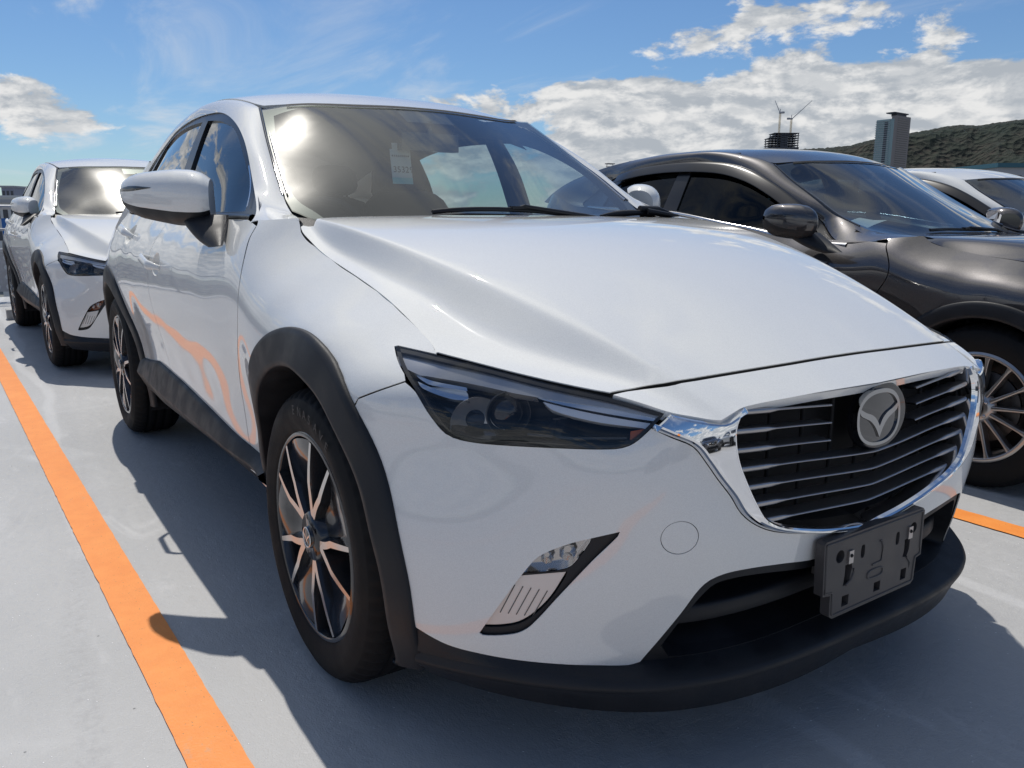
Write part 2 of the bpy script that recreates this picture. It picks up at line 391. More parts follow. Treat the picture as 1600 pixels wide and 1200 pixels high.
def panel(surf,loops,off=0.,sp=.025,flange=.014,g=None,mi=0,corner=50,step=.012,raw=False,both=False,dark=False,extra=None):
    'a skin of surf cut to loops (in the surface\'s own coordinates), with its edges turned inwards'
    loops=[np.asarray(l,float) if raw else spline(l,True,step,corner) for l in loops]
    g=g or G();v,f=fill(loops,sp,extra)
    P=surf.pos(v[:,0],v[:,1],off);Nn=surf.nrm(v[:,0],v[:,1])
    fn=np.cross(P[f[:,1]]-P[f[:,0]],P[f[:,2]]-P[f[:,0]]);flip=(fn*Nn[f[:,0]]).sum(1)<0
    f=np.where(flip[:,None],f[:,::-1],f);g.add(P,[tuple(t) for t in f],Nn,mi)
    if flange:
        for lp in loops:
            a=surf.pos(lp[:,0],lp[:,1],off);nn=surf.nrm(lp[:,0],lp[:,1]);n=len(lp)
            dk=mi+1 if dark else mi  # walls below the rim coloured black: the gap's shade is painted in
            w=min(abs(flange),.0022)*(1 if flange>0 else -1) if dark else flange
            lv=[(0,w,mi)]+([(w,flange,dk)] if dark else [])
            for q0,q1,m_ in lv:
                V=np.concatenate([a-nn*q0,a-nn*q1]);g.add(V,[(i,(i+1)%n,n+(i+1)%n,n+i) for i in range(n)],mi=m_)
    if both: # back skin
        Q=surf.pos(v[:,0],v[:,1],off-flange);g.add(Q,[tuple(t[::-1]) for t in f],-Nn,mi)
    return g
def ribbon(surf,line,w,off,g=None,mi=0,step=.015,corner=50):
    line=spline(line,False,step,corner);T=np.gradient(line,axis=0);T/=np.linalg.norm(T,axis=1,keepdims=True)+1e-12
    q=np.stack([-T[:,1],T[:,0]],1);a=line+q*w/2;b=line-q*w/2;A=surf.pos(a[:,0],a[:,1],off);Bb=surf.pos(b[:,0],b[:,1],off)
    V=np.concatenate([A,Bb]);n=len(line);Nn=np.concatenate([surf.nrm(a[:,0],a[:,1]),surf.nrm(b[:,0],b[:,1])])
    F=[(i,i+1,n+i+1,n+i) for i in range(n-1)]
    v=np.cross(V[F[0][1]]-V[F[0][0]],V[F[0][2]]-V[F[0][0]])
    if v@Nn[0]<0: F=[t[::-1] for t in F]
    g=g or G();g.add(V,F,Nn,mi);return g
def sweep(sections,g=None,mi=0,closed=False,flip=False,cap=False):
    'sections: list of equally long point lists'
    S_=np.asarray(sections,float);n,m=S_.shape[:2];F=[]
    for i in range(n-1):
        for j in range(m if closed else m-1):
            k=(j+1)%m;f=(i*m+j,(i+1)*m+j,(i+1)*m+k,i*m+k);F.append(f[::-1] if flip else f)
    g=g or G();g.add(S_.reshape(-1,3),F,mi=mi)
    if cap and closed: g.add(S_[0],[tuple(range(m))],mi=mi);g.add(S_[-1],[tuple(range(m))[::-1]],mi=mi)
    return g

# ---- body surfaces of the small crossover (car frame: x forward from front axle, Y outward, z up) ----
LA=2.75; KA=.85
class TPS:
    def __init__(s,P,V,sc=(1,1),lam=0.0):
        s.sc=np.array(sc,float);P=np.asarray(P,float)*s.sc;V=np.asarray(V,float);n=len(P);s.P=P
        K=s.k(P,P)+lam*np.eye(n);Q=np.hstack([np.ones((n,1)),P])
        A=np.zeros((n+3,n+3));A[:n,:n]=K;A[:n,n:]=Q;A[n:,:n]=Q.T
        s.w=np.linalg.solve(A,np.concatenate([V,np.zeros(3)]))
    def k(s,A,B):
        d=((A[:,None,:]-B[None,:,:])**2).sum(-1);return .5*d*np.log(d+1e-12)
    def __call__(s,a,b):
        q=np.stack([np.asarray(a,float).ravel(),np.asarray(b,float).ravel()],1)*s.sc
        o=np.empty(len(q));n=len(s.P)
        for i in range(0,len(q),20000):
            c=q[i:i+20000];o[i:i+20000]=s.k(c,s.P)@s.w[:n]+s.w[n]+c@s.w[n+1:]
        return o
class Grid:
    'uniform cubic B-spline over samples of a scattered-data fit: curvature stays smooth everywhere'
    def __init__(s,f,a0,a1,b0,b1,ha,hb):
        s.a0,s.b0,s.ha,s.hb=a0-2*ha,b0-2*hb,ha,hb
        A=np.arange(s.a0,a1+3*ha,ha);B=np.arange(s.b0,b1+3*hb,hb);s.na,s.nb=len(A),len(B)
        X,Y=np.meshgrid(A,B,indexing='ij');s.c=f(X.ravel(),Y.ravel()).reshape(s.na,s.nb)
    def __call__(s,a,b):
        a=np.asarray(a,float).ravel();b=np.asarray(b,float).ravel();a,b=np.broadcast_arrays(a,b)
        u=np.clip((a-s.a0)/s.ha,1.0,s.na-2.001);v=np.clip((b-s.b0)/s.hb,1.0,s.nb-2.001);i=u.astype(int);j=v.astype(int);t=u-i;w=v-j
        def W(t): return [(1-t)**3/6,(3*t**3-6*t**2+4)/6,(-3*t**3+3*t**2+3*t+1)/6,t**3/6]
        wa,wb=W(t),W(w);o=0
        for p in range(4):
            for q in range(4): o=o+wa[p]*wb[q]*s.c[i+p-1,j+q-1]
        return o
def to_u(x,Y):
    x=np.asarray(x,float);Y=np.asarray(Y,float)
    th=np.arctan2(x,Y);tr=np.arctan2(-LA-x,Y)
    u=np.where(x>=0,th*KA,np.where(x<-LA,-LA-tr*KA,x))
    d=np.where(x>=0,np.hypot(x,Y),np.where(x<-LA,np.hypot(x+LA,Y),Y))
    return u,d
def from_u(u,d,z):
    u=np.asarray(u,float)
    a=np.clip(u,0,None)/KA;b=np.clip(-LA-u,0,None)/KA
    x=np.where(u>=0,d*np.sin(a),np.where(u<-LA,-LA-d*np.sin(b),u))
    y=np.where(u>=0,d*np.cos(a),np.where(u<-LA,d*np.cos(b),d))
    return np.stack([x,-y,z+0*x],-1)      # right-hand side of the car is -y
class SideS:
    'u along the plan outline, z up'
    def __init__(s,pts,lam=2e-5,g=(-4.1,2.7,.10,1.62,.055,.030)):
        pts=np.array(pts,float);u,d=to_u(pts[:,0],pts[:,1])
        # mirror points across the nose so the surface is symmetric
        m=u>.55;um=np.pi/2*KA*2-u[m]
        U=np.concatenate([u,um]);Z=np.concatenate([pts[:,2],pts[m,2]]);D=np.concatenate([d,d[m]])
        s.f=Grid(TPS(np.stack([U,Z],1),D,(1,1.3),lam),*g)
    def pos(s,u,z,off=0):
        u=np.asarray(u,float).ravel();z=np.asarray(z,float).ravel()
        P=from_u(u,s.f(u,z),z)
        if np.any(off): P=P+s.nrm(u,z)*np.reshape(off,(-1,1))
        return P
    def nrm(s,u,z,h=2e-3):
        a=from_u(u+h,s.f(u+h,z),z)-from_u(u-h,s.f(u-h,z),z)
        b=from_u(u,s.f(u,z+h),z+h)-from_u(u,s.f(u,z-h),z-h)
        n=np.cross(b,a);n/=np.linalg.norm(n,axis=1,keepdims=True)
        d=from_u(u,1+0*z,z)*[1,1,0]
        c=from_u(u,0*z,z)*[1,1,0]
        sg=np.sign(((d-c)*n).sum(1))[:,None];sg[sg==0]=1
        return n*sg
    def dist(s,P):
        Y=-P[...,1];x=P[...,0];neg=Y<0
        u,d=to_u(x,Y)
        return (d-s.f(u,P[...,2]).reshape(d.shape)),u,P[...,2]
class TopS:
    'z over (x, Y)'
    def __init__(s,pts,lam=2e-5,sc=(1,1)):
        pts=np.array(pts,float);m=pts[:,1]<.5
        q=np.concatenate([pts,pts[m&(pts[:,1]>1e-6)]*[1,-1,1]])
        t_=TPS(q[:,:2],q[:,2],sc,lam);lo=q[:,:2].min(0)-.08;hi=q[:,:2].max(0)+.08;s.f=Grid(t_,lo[0],hi[0],-hi[1],hi[1],.05,.04)
    def pos(s,x,Y,off=0):
        x=np.asarray(x,float).ravel();Y=np.asarray(Y,float).ravel()
        P=np.stack([x,-Y,s.f(x,Y)],-1)
        if np.any(off): P=P+s.nrm(x,Y)*np.reshape(off,(-1,1))
        return P
    def nrm(s,x,Y,h=2e-3):
        fx=(s.f(x+h,Y)-s.f(x-h,Y))/2/h;fy=(s.f(x,Y+h)-s.f(x,Y-h))/2/h
        n=np.stack([-fx,fy,1+0*fx],-1);return n/np.linalg.norm(n,axis=1,keepdims=True)
    def dist(s,P):
        return (P[...,2]-s.f(P[...,0],-P[...,1]).reshape(P.shape[:-1])),P[...,0],-P[...,1]
SIDE=[
# nose, centre and corners
(.812,0,.735),(.820,0,.70),(.822,0,.60),(.818,0,.50),(.800,0,.42),(.785,0,.30),(.775,0,.20),
(.795,.25,.735),(.802,.25,.60),(.803,.25,.45),(.785,.25,.30),(.765,.30,.20),
(.774,.406,.718),(.785,.42,.62),(.79,.43,.51),(.765,.44,.40),(.745,.44,.27),(.73,.43,.20),
(.736,.50,.721),(.70,.56,.667),(.71,.57,.60),(.71,.56,.515),(.70,.56,.40),(.69,.53,.27),(.67,.59,.20),
(.63,.60,.73),(.50,.65,.772),(.66,.54,.747),(.56,.675,.71),(.585,.665,.64),(.60,.68,.50),(.595,.69,.38),(.58,.695,.275),(.55,.71,.20),
(.42,.71,.783),(.37,.735,.796),(.44,.775,.65),(.47,.797,.50),(.47,.808,.38),(.45,.818,.29),(.41,.79,.19),
(.29,.778,.802),(.40,.792,.75),(.30,.842,.762),(.355,.842,.70),(.34,.857,.62),(.35,.875,.48),(.34,.868,.34),(.32,.84,.20),
# front wheel band
(.14,.845,.812),(.14,.80,.838),(.14,.745,.856),(.21,.73,.856),(.28,.724,.826),(.17,.873,.70),(.17,.875,.50),(.16,.860,.28),
(0,.77,.882),(0,.825,.85),(0,.862,.81),(0,.876,.74),(0,.878,.60),(0,.874,.40),(0,.85,.24),
(0,.74,.902),
(-.2,.72,.955),(-.2,.79,.91),(-.2,.845,.865),(-.2,.87,.81),(-.2,.878,.72),(-.2,.872,.55),(-.2,.862,.38),(-.2,.84,.24),
(-.35,.72,1.035),(-.35,.765,.985),(-.35,.825,.93),(-.35,.860,.88),(-.33,.876,.80),(-.33,.876,.70),(-.33,.858,.56),(-.33,.845,.42),(-.33,.826,.28),
] + [(x,Y-.012*((x+1.45)/1.0)**2+(.004 if z<.5 else 0)*((x+1.45)/1.0)**2,z+dz*(x+.6)*-.02) for x in (-.45,-.65,-.9,-1.15,-1.4,-1.65,-1.9,-2.15) for z,Y,dz in ((.26,.800,0),(.36,.818,0),(.45,.828,0),(.50,.834,0),(.55,.843,0),(.60,.854,0),(.66,.868,0),(.72,.878,0),(.80,.884,0),(.87,.881,0),(.93,.864,0),(.985,.832,0),(1.035,.794,0))] + [
(-2.57,.77,1.06),(-2.57,.81,1.0),(-2.57,.852,.92),(-2.57,.876,.82),(-2.57,.88,.70),(-2.57,.876,.50),(-2.57,.85,.26),
(-2.95,.72,1.05),(-2.95,.78,.95),(-2.95,.82,.82),(-2.95,.83,.65),(-2.95,.83,.45),(-2.95,.80,.24),
(-3.2,.60,1.05),(-3.22,.66,.9),(-3.25,.68,.7),(-3.27,.68,.5),(-3.2,.66,.24),
(-3.25,0,1.05),(-3.32,0,.9),(-3.34,0,.7),(-3.4,0,.5),(-3.36,0,.25),(-3.3,.35,1.0),(-3.38,.35,.5),
# above the belt: continues straight so that cuts near it behave
(-.48,.745,1.075),(-.8,.765,1.09),(-1.1,.765,1.09),(-1.7,.765,1.09),(-2.2,.76,1.10),(-2.57,.735,1.12),(-2.95,.68,1.14),(-3.2,.55,1.14),(-3.25,0,1.15),
(-2.95,.62,1.25),(-2.95,.575,1.36),(-3.15,.40,1.36),(-3.15,.56,1.18),(-3.3,0,1.2),(-3.22,0,1.36),(-3.2,.3,1.37),
]
S=SideS(SIDE,1.5e-3)
# side glass: a gently curved tumblehome surface, Y over (x, z)
GLS=[(-.5,.785,1.03),(-.56,.772,1.045),(-.742,.718,1.1195),(-.91,.690,1.22),(-1.02,.668,1.285),(-1.163,.650,1.343),(-1.333,.640,1.380),(-1.6,.638,1.398),(-2.0,.634,1.390),(-2.4,.625,1.335),
(-.9,.787,1.035),(-1.2,.789,1.035),(-1.7,.790,1.035),(-2.2,.785,1.04),(-2.6,.770,1.06),(-1.2,.725,1.20),(-1.7,.732,1.20),(-2.2,.725,1.20),(-2.6,.705,1.18),(-2.8,.61,1.26),(-2.9,.69,1.1),(-1.5,.590,1.47),(-2.0,.585,1.47),(-2.6,.57,1.378),(-2.9,.55,1.32)]
GS=SideS(GLS,3e-4)
HOODP=[(-.293,.675,1.024),(-.081,.65,.994),(.134,.61,.954),(.264,.565,.918),(.428,.515,.869),(.56,.475,.825),(.67,.445,.774),
(-.48,.70,1.044),(-.40,.69,1.036),
# foot of the flank below the crest
(-.27,.725,.985),(-.08,.71,.945),(.134,.665,.905),(.264,.62,.872),(.428,.57,.826),(.55,.525,.79),(.62,.50,.768),
(.638,.533,.755),(.55,.62,.768),(.47,.69,.785),
# plateau
(-.48,.6,1.046),(-.47,.4,1.047),(-.46,0,1.048),(-.3,.5,1.04),(-.3,.25,1.043),(-.3,0,1.045),(-.1,.5,1.016),(-.1,.25,1.022),(-.1,0,1.024),
(.1,.45,.98),(.1,.2,.988),(.1,0,.99),(.3,.4,.927),(.3,.2,.938),(.3,0,.942),(.45,.38,.877),(.45,.2,.889),(.45,0,.893),(.58,.35,.826),(.58,.15,.838),(.58,0,.84),
(.685,.35,.772),(.69,.2,.772),(.695,0,.772),
(.812,0,.738),(.80,.25,.735),(.774,.406,.718),(.736,.50,.721),(.68,.50,.748),(.72,.44,.752),(.75,.30,.757),(.755,0,.760)]
WSP=[(-.60,.66,1.062),(-.671,.655,1.10),(-.80,.63,1.185),(-.93,.604,1.26),(-1.06,.578,1.335),(-1.19,.551,1.402),
(-.44,0,1.03),(-.60,0,1.135),(-.76,0,1.24),(-.92,0,1.336),(-1.08,0,1.428),(-1.24,0,1.51),
(-.46,.25,1.03),(-.78,.25,1.241),(-1.095,.25,1.423),(-.51,.45,1.028),(-.82,.45,1.23),(-1.13,.44,1.414),(-1.3,.5,1.46),(-.62,.5,1.10)]
ROOFP=[(-1.08,0,1.428),(-1.095,.25,1.423),(-1.13,.44,1.412),(-1.19,.551,1.402),(-1.25,0,1.475),(-1.4,0,1.503),(-1.8,0,1.525),(-2.3,0,1.505),(-2.8,0,1.455),(-3.2,0,1.39),(-3.35,0,1.36),
(-1.25,.3,1.466),(-1.4,.3,1.492),(-1.8,.3,1.512),(-2.3,.3,1.490),(-2.8,.3,1.438),(-3.2,.3,1.375),(-3.33,.3,1.35),
(-1.4,.56,1.452),(-1.3,.50,1.445),(-1.65,.565,1.470),(-2.0,.565,1.458),(-2.3,.56,1.430),(-2.6,.55,1.385),(-2.85,.54,1.33),(-3.2,.5,1.25)]
BKG=[(-.3252,1.0436),(-.3439,1.0348),(-.3358,1.0192),(-.3119,1.0),(-.2626,.9771),(-.1256,.9372),(.1138,.8974),(.2744,.8657),(.3969,.8419),(.4346,.8258),(.4492,.8102)]
def cub(xk,yk):
    'natural cubic spline'
    xk=np.array(xk,float);yk=np.array(yk,float);n=len(xk);h=np.diff(xk);A=np.zeros((n,n));b=np.zeros(n);A[0,0]=A[-1,-1]=1
    for i in range(1,n-1):
        A[i,i-1]=h[i-1];A[i,i]=2*(h[i-1]+h[i]);A[i,i+1]=h[i];b[i]=6*((yk[i+1]-yk[i])/h[i]-(yk[i]-yk[i-1])/h[i-1])
    m=np.linalg.solve(A,b)
    def f(x):
        x=np.asarray(x,float);i=np.clip(np.searchsorted(xk,x)-1,0,n-2);a=xk[i+1]-x;c=x-xk[i];hh=h[i]
        inside=m[i]*a**3/6/hh+m[i+1]*c**3/6/hh+(yk[i]/hh-m[i]*hh/6)*a+(yk[i+1]/hh-m[i+1]*hh/6)*c
        lo=yk[0]+(x-xk[0])*((yk[1]-yk[0])/h[0]-h[0]*m[1]/6);hi=yk[-1]+(x-xk[-1])*((yk[-1]-yk[-2])/h[-1]+h[-1]*m[-2]/6)
        return np.where(x<xk[0],lo,np.where(x>xk[-1],hi,inside))
    return f
def polyf(xk,yk,deg=4):
    c=np.polyfit(np.array(xk),np.array(yk),deg);return lambda x:np.polyval(c,x)
def fair(xk,yk,h=.085,lo=-.62,hi=.95):
    f=cub(xk,yk);A=np.arange(lo-2*h,hi+3*h,h);c=f(A)
    def g(x):
        u=np.clip((np.asarray(x,float)-A[0])/h,1.,len(A)-2.001);i=u.astype(int);t=u-i
        return (1-t)**3/6*c[i-1]+(3*t**3-6*t**2+4)/6*c[i]+(-3*t**3+3*t**2+3*t+1)/6*c[i+1]+t**3/6*c[i+2]
    return g
class HoodS(TopS):
    'z over (x, Y): crowned centre, a crease, and a flank that drops steeply and then flattens'
    def __init__(s,zc,yc,zr,yg,zg,soft=.010,steep=2.5):
        s.zc,s.yc,s.zr,s.yg,s.zg=polyf(*zc),polyf(*yc,3),polyf(*zr),fair(*yg,.07),fair(*zg);s.soft=soft;s.steep=steep;s.f=s.ff
    def ff(s,x,Y):
        x=np.asarray(x,float).ravel();Y=np.abs(np.asarray(Y,float).ravel());zc,yc,zr,yg,zg=s.zc(x),s.yc(x),s.zr(x),s.yg(x),s.zg(x)
        a=zc-(zc-zr)*np.abs(Y/yc)**2.2
        w=np.maximum(yg-yc,.02);t=(Y-yc)/w
        q=s.soft;tp=.5*(t*w+np.sqrt((t*w)**2+q*q))/w            # softened max(t,0)
        tc=np.minimum(tp,1.6)
        drop=(zr-zg);e=s.steep
        if e<1.5: shape=tc*e/(1+(e-1)*tc)
        else:
            k=.16;x1=1-t/.42;spl_=k*np.log1p(np.exp(np.clip(x1/k,-40,40)));x0=t/.42;sp0=.07*np.log1p(np.exp(np.clip(x0/.07,-40,40)))
            band=np.clip(1-spl_,-9,1);band=np.where(x0>2.,1.,band);band=np.maximum(band,0)*0+.07*np.log1p(np.exp(np.clip((1-spl_)/.07,-40,40)))
            shape=.74*band+.26*np.clip(tp,0,1.6)
        base=zr-2.2*(zc-zr)/yc*np.clip(Y-yc,0,.3)
        a=np.where(Y<yc,a,zr)
        return a-drop*shape+drop*.0
KX=[-.46,-.35,-.2,0,.15,.30,.45,.58,.66,.70,.75,.81]
H=HoodS(([-.46,-.30,-.1,.1,.3,.45,.58,.66,.70,.76,.81],[1.046,1.045,1.027,.992,.944,.895,.841,.800,.776,.756,.737]),
  ([-.46,-.29,-.08,.134,.27,.43,.56,.66,.72,.78],[.685,.675,.650,.612,.568,.510,.470,.446,.428,.408]),
  ([-.46,-.29,-.08,.134,.27,.43,.56,.66,.72,.78],[1.040,1.032,1.002,.956,.917,.868,.824,.780,.755,.722]),
  ([-.46,-.33,-.12,.10,.21,.28,.37,.42,.50,.58,.66,.70,.74,.79],[.74,.728,.724,.735,.730,.724,.728,.708,.65,.588,.53,.515,.50,.47]),
  ([-.46,-.335,-.31,-.26,-.2,-.12,.10,.21,.28,.37,.42,.50,.58,.66,.70,.74,.79],[1.046,1.020,1.004,.978,.957,.9375,.889,.8585,.830,.797,.784,.772,.760,.751,.742,.725,.705]))
W=TopS(WSP,3e-4);R=TopS(ROOFP,3e-4)

UC=math.pi/2*KA
def mirror_uv(h): h=np.asarray(h,float);return np.stack([2*UC-h[:,0],h[:,1]],1)[::-1]
def full_s(h): return np.concatenate([np.asarray(h,float),mirror_uv(h)])
def full_t(h): h=np.asarray(h,float);return np.concatenate([h,(h*[1,-1])[::-1]])
def u_of(Sf,x,z):
    x=np.asarray(x,float);z=np.asarray(z,float)+0*x;Y=np.full(x.shape,.86)
    for _ in range(6):
        u,_d=to_u(x,Y);P=Sf.pos(u.ravel(),z.ravel());Y=-P[:,1].reshape(x.shape)*.5+Y*.5
    return to_u(x,Y)[0]
def arc(Sf,cx,cz,r,a0,a1,n=24):
    a=np.radians(np.linspace(a0,a1,n));x=cx+r*np.cos(a);z=cz+r*np.sin(a);return np.stack([u_of(Sf,x,z),z],1)
def inset(lp,d):
    lp=np.asarray(lp,float);T=np.roll(lp,-1,0)-np.roll(lp,1,0);T/=np.linalg.norm(T,axis=1,keepdims=True)+1e-12
    q=np.stack([-T[:,1],T[:,0]],1);ar=np.sum(lp[:,0]*np.roll(lp[:,1],-1)-np.roll(lp[:,0],-1)*lp[:,1])
    return lp+q*d*(1 if ar>0 else -1)
def ellipse(c,a,b,n=40,rot=0,p=2.):
    t=np.linspace(0,2*math.pi,n,endpoint=False);x=np.sign(np.cos(t))*np.abs(np.cos(t))**(2/p)*a;y=np.sign(np.sin(t))*np.abs(np.sin(t))**(2/p)*b
    return np.stack([c[0]+x*math.cos(rot)-y*math.sin(rot),c[1]+x*math.sin(rot)+y*math.cos(rot)],1)
def frame(axis):
    a=np.array(axis,float);a/=np.linalg.norm(a);u=np.cross([0,0,1],a);u/=np.linalg.norm(u);return u,np.cross(a,u),a
def revolve(g,prof,c,axis,seg=40,mi=0,sx=1,sy=1):
    'prof (r, t along axis)'
    u,v,a=frame(axis);c=np.array(c,float);m=len(prof)
    V=[c+a*t+r*(u*math.cos(2*math.pi*k/seg)*sx+v*math.sin(2*math.pi*k/seg)*sy) for k in range(seg) for r,t in prof]
    F=[(k*m+j,((k+1)%seg)*m+j,((k+1)%seg)*m+j+1,k*m+j+1) for k in range(seg) for j in range(m-1)]
    return g.add(V,F,mi=mi)
def prism(g,poly,place,d0,d1,holes=(),mi=0,sp=.05):
    'flat plate: 2-D outline mapped by place(p, depth)'
    loops=[np.asarray(poly,float)]+[np.asarray(h,float) for h in holes];v,f=fill(loops,sp)
    A=np.array([place(p,d0) for p in v]);Bk=np.array([place(p,d1) for p in v])
    fn=np.cross(A[f[0][1]]-A[f[0][0]],A[f[0][2]]-A[f[0][0]]);fl=fn@(A[0]-Bk[0])<0
    ff=[tuple(t[::-1]) if fl else tuple(t) for t in f];g.add(A,ff,mi=mi);g.add(Bk,[t[::-1] for t in ff],mi=mi)
    for lp in loops:
        a=[place(p,d0) for p in lp];b=[place(p,d1) for p in lp];n=len(lp)
        for i in range(n): j=(i+1)%n;g.add([a[i],a[j],b[j],b[i]],[(0,1,2,3)],mi=mi)
    return g
FR_D=[(-.535,1.042),(-.600,1.069),(-.670,1.094),(-.7404,1.1235),(-.8778,1.2176),(-.9895,1.2826),(-1.126,1.3397),(-1.289,1.384),(-1.455,1.4046),(-1.75,1.409),(-2.05,1.392),(-2.35,1.348),(-2.6,1.285),(-2.74,1.21)]
FR_W=[(-.572,.668),(-.622,.664),(-.6732,.6549),(-.8234,.6291),(-.96,.601),(-1.09,.571)]
FR_E=[(-1.20,.553,1.406),(-1.40,.575,1.446),(-1.65,.585,1.463),(-2.0,.585,1.450),(-2.3,.58,1.423),(-2.6,.57,1.376),(-2.85,.56,1.318)]
RCK=cub([-24,-5,12,22,32,40,48,58,67,76,93,122,150,205],[.449,.446,.443,.445,.450,.459,.469,.476,.477,.476,.473,.474,.475,.475])
def spl(P,k):
    P=np.asarray(P,float);n=len(P);o=[]
    for i in range(n-1):
        p1,p2=P[i],P[i+1];p0=P[max(i-1,0)];p3=P[min(i+2,n-1)];L_=np.linalg.norm(p2-p1)+1e-9
        d1=(p2-p0)/(L_+np.linalg.norm(p1-p0)+1e-9)*L_ if i else p2-p1;d2=(p3-p1)/(L_+np.linalg.norm(p3-p2)+1e-9)*L_ if i<n-2 else p2-p1
        for j in range(k):
            t=j/k;o.append((2*t**3-3*t**2+1)*p1+(t**3-2*t**2+t)*d1+(-2*t**3+3*t**2)*p2+(t**3-t**2)*d2)
    o.append(P[-1]);return np.array(o)
# ------------------------------------------------------------------ wheels
def tyre_mesh(r,rr,w):
    'outer face at a=0, going inwards (+a)'
    h=w/2
    prof=[(rr-.012,.020),(rr+.002,.012),(rr+.006,.006),(rr+.014,.003),(rr+.03,-.001),(rr+(r-rr)*.45,-.004),(r-.040,-.001),(r-.026,.006),(r-.022,.0075),(r-.013,.016),(r-.005,.028),(r-.0015,.040)]
    for gx in (.062,.098,.134,.17):
        if gx<w-.03: prof+=[(r,gx-.006),(r-.007,gx-.004),(r-.007,gx+.004),(r,gx+.006)]
    prof+=[(r-.0015,w-.04),(r-.013,w-.016),(r-.03,w-.003),(rr+.02,w),(rr-.012,w-.02)]
    def mod(q,a,k,j):
        if k%3==0 and q>r-.02 and (a<.05 or a>w-.05 ): return q-.006
        return q
    return prof,mod
def make_wheel(parent,cx,y,cz,style,r=.336,rr=.236,w=.215,side=-1,spin=0.):
    'side -1: outer face towards -y'
    wh=empty('wheel',(cx,y,cz));wh.parent=parent
    prof,mod=tyre_mesh(r,rr,w);g=G();g.lathe([(a,b) for a,b in prof],(0,0,0),seg=180,sg=-side,mod=mod)
    # moulded ring and raised blocks on the side wall
    if style=='twin' and side<0:
        for i_,ch in enumerate('ENASAVE'):
            V,F=glyph(ch,.030);a=math.radians(98-i_*6.6);R_=(r+rr)/2+.006
            P_=[]
            for x,y in V:
                rad=R_+y-.012;an=a-(x-.009)/R_;P_.append((rad*math.cos(an),-.0058,rad*math.sin(an)))
            g.add(P_,F,mi=1)
    g.out('tyre','rubber',wh,mats=['rubber','rubber_mark'])
    s=-side
    rim=G()
    if style=='twin':
        rim.lathe([(rr+.004,.010),(rr-.004,.004),(rr-.010,.010),(rr-.016,.045),(rr-.022,.11),(rr-.02,.19)],(0,0,0),seg=120,sg=s,mi=0)
        # painted webs between machined V spokes
        for k in range(5):
            a0=math.radians(72*k+72-2+36+spin)
            def P(a,q,dep): return (q*math.cos(a),s*dep,q*math.sin(a))
            # broad web: from hub to rim, between neighbouring V spokes
            nr=10;na=7;V=[];
            for i in range(nr):
                t=i/(nr-1);q=.045+(rr-.012-.045)*t
                wa=math.radians(22+1.5*math.sin(t*3))*(1.05-.10*t) if t>0 else .6
                for j in range(na):
                    e=(j/(na-1)-.5)*2;dep=.018+.010*abs(e)**1.5-.012*t+ (0.022*(1-abs(e))*math.sin(min(1,t*1.2)*math.pi))
                    V.append(P(a0+e*wa,q,dep))
            F=[(i*na+j,(i+1)*na+j,(i+1)*na+j+1,i*na+j+1) for i in range(nr-1) for j in range(na-1)]
            rim.add(V,F,mi=0)
        for k in range(5):
            ac=math.radians(72*k+70+spin)
            for sg in (-1,1):
                # machined face of one leg of the V, with painted flanks
                secs=[]
                for t in np.linspace(0,1,14):
                    q=.052+(rr-.010-.052)*t
                    off=sg*(math.radians(1.5)+math.radians(12.5)*(min(1,t*2.2)**.8)) if t>0 else 0
                    a=ac+off;wd=(.0185-.0078*t);dd=.006-.010*math.sin(t*math.pi)*.4
                    c=np.array([q*math.cos(a),0,q*math.sin(a)]);tn=np.array([-math.sin(a),0,math.cos(a)])
                    secs.append([c-tn*wd*1.15+[0,s*(dd+.045),0],c-tn*wd*.5+[0,s*dd,0],c+tn*wd*.5+[0,s*dd,0],c+tn*wd*1.15+[0,s*(dd+.045),0]])
                sweep([[q[0],q[1]] for q in secs],rim,0);sweep([[q[1],q[2]] for q in secs],rim,1);sweep([[q[2],q[3]] for q in secs],rim,0)
        rim.lathe([(.001,.004),(.052,.004),(.060,.010),(.066,.030)],(0,0,0),seg=48,sg=s,mi=0)
    else:
        rim.lathe([(rr+.005,.008),(rr-.004,.002),(rr-.012,.003),(rr-.017,.014),(rr-.022,.06),(rr-.024,.18)],(0,0,0),seg=120,sg=s,mi=0)
        n=14
        for k in range(n):
            a=2*math.pi*k/n+.10;secs=[]
            for t in np.linspace(0,1,10):
                q=.050+(rr-.012-.050)*t;wd=.0075+.0035*(1-t)**2+.006*max(0,t-.85)/.15;dd=.004+.012*math.sin((1-t)*2.2)*.6
                c=np.array([q*math.cos(a),0,q*math.sin(a)]);tn=np.array([-math.sin(a),0,math.cos(a)])
                secs.append([c-tn*wd+[0,s*(dd+.032),0],c-tn*wd*.85+[0,s*(dd+.003),0],c-tn*wd*.5+[0,s*dd,0],c+tn*wd*.5+[0,s*dd,0],c+tn*wd*.85+[0,s*(dd+.003),0],c+tn*wd+[0,s*(dd+.032),0]])
            sweep(secs,rim,0)
        rim.lathe([(.001,.012),(.03,.012),(.034,.005),(.058,.010),(.07,.034)],(0,0,0),seg=48,sg=s,mi=0)
    rim.out('rim','gunmetal',wh,mats=['gunmetal' if style=='twin' else 'silver_rim','machined'])
    br=G();br.lathe([(.06,.055),(.14,.058),(.142,.072),(.06,.075)],(0,0,0),seg=60,sg=s);br.lathe([(.001,.07),(.066,.07),(rr-.03,.15)],(0,0,0),seg=60,sg=s)
    br.tube([(-.13,s*.055,.03),(-.15,s*.06,-.0),(-.13,s*.055,-.05)],.022,8);br.out('brake_disc','brake',wh)
    cp=G();cp.lathe([(.001,-.004),(.018,-.003),(.024,-.001),(.0265,.006)],(0,0,0),seg=40,sg=s,mi=0)
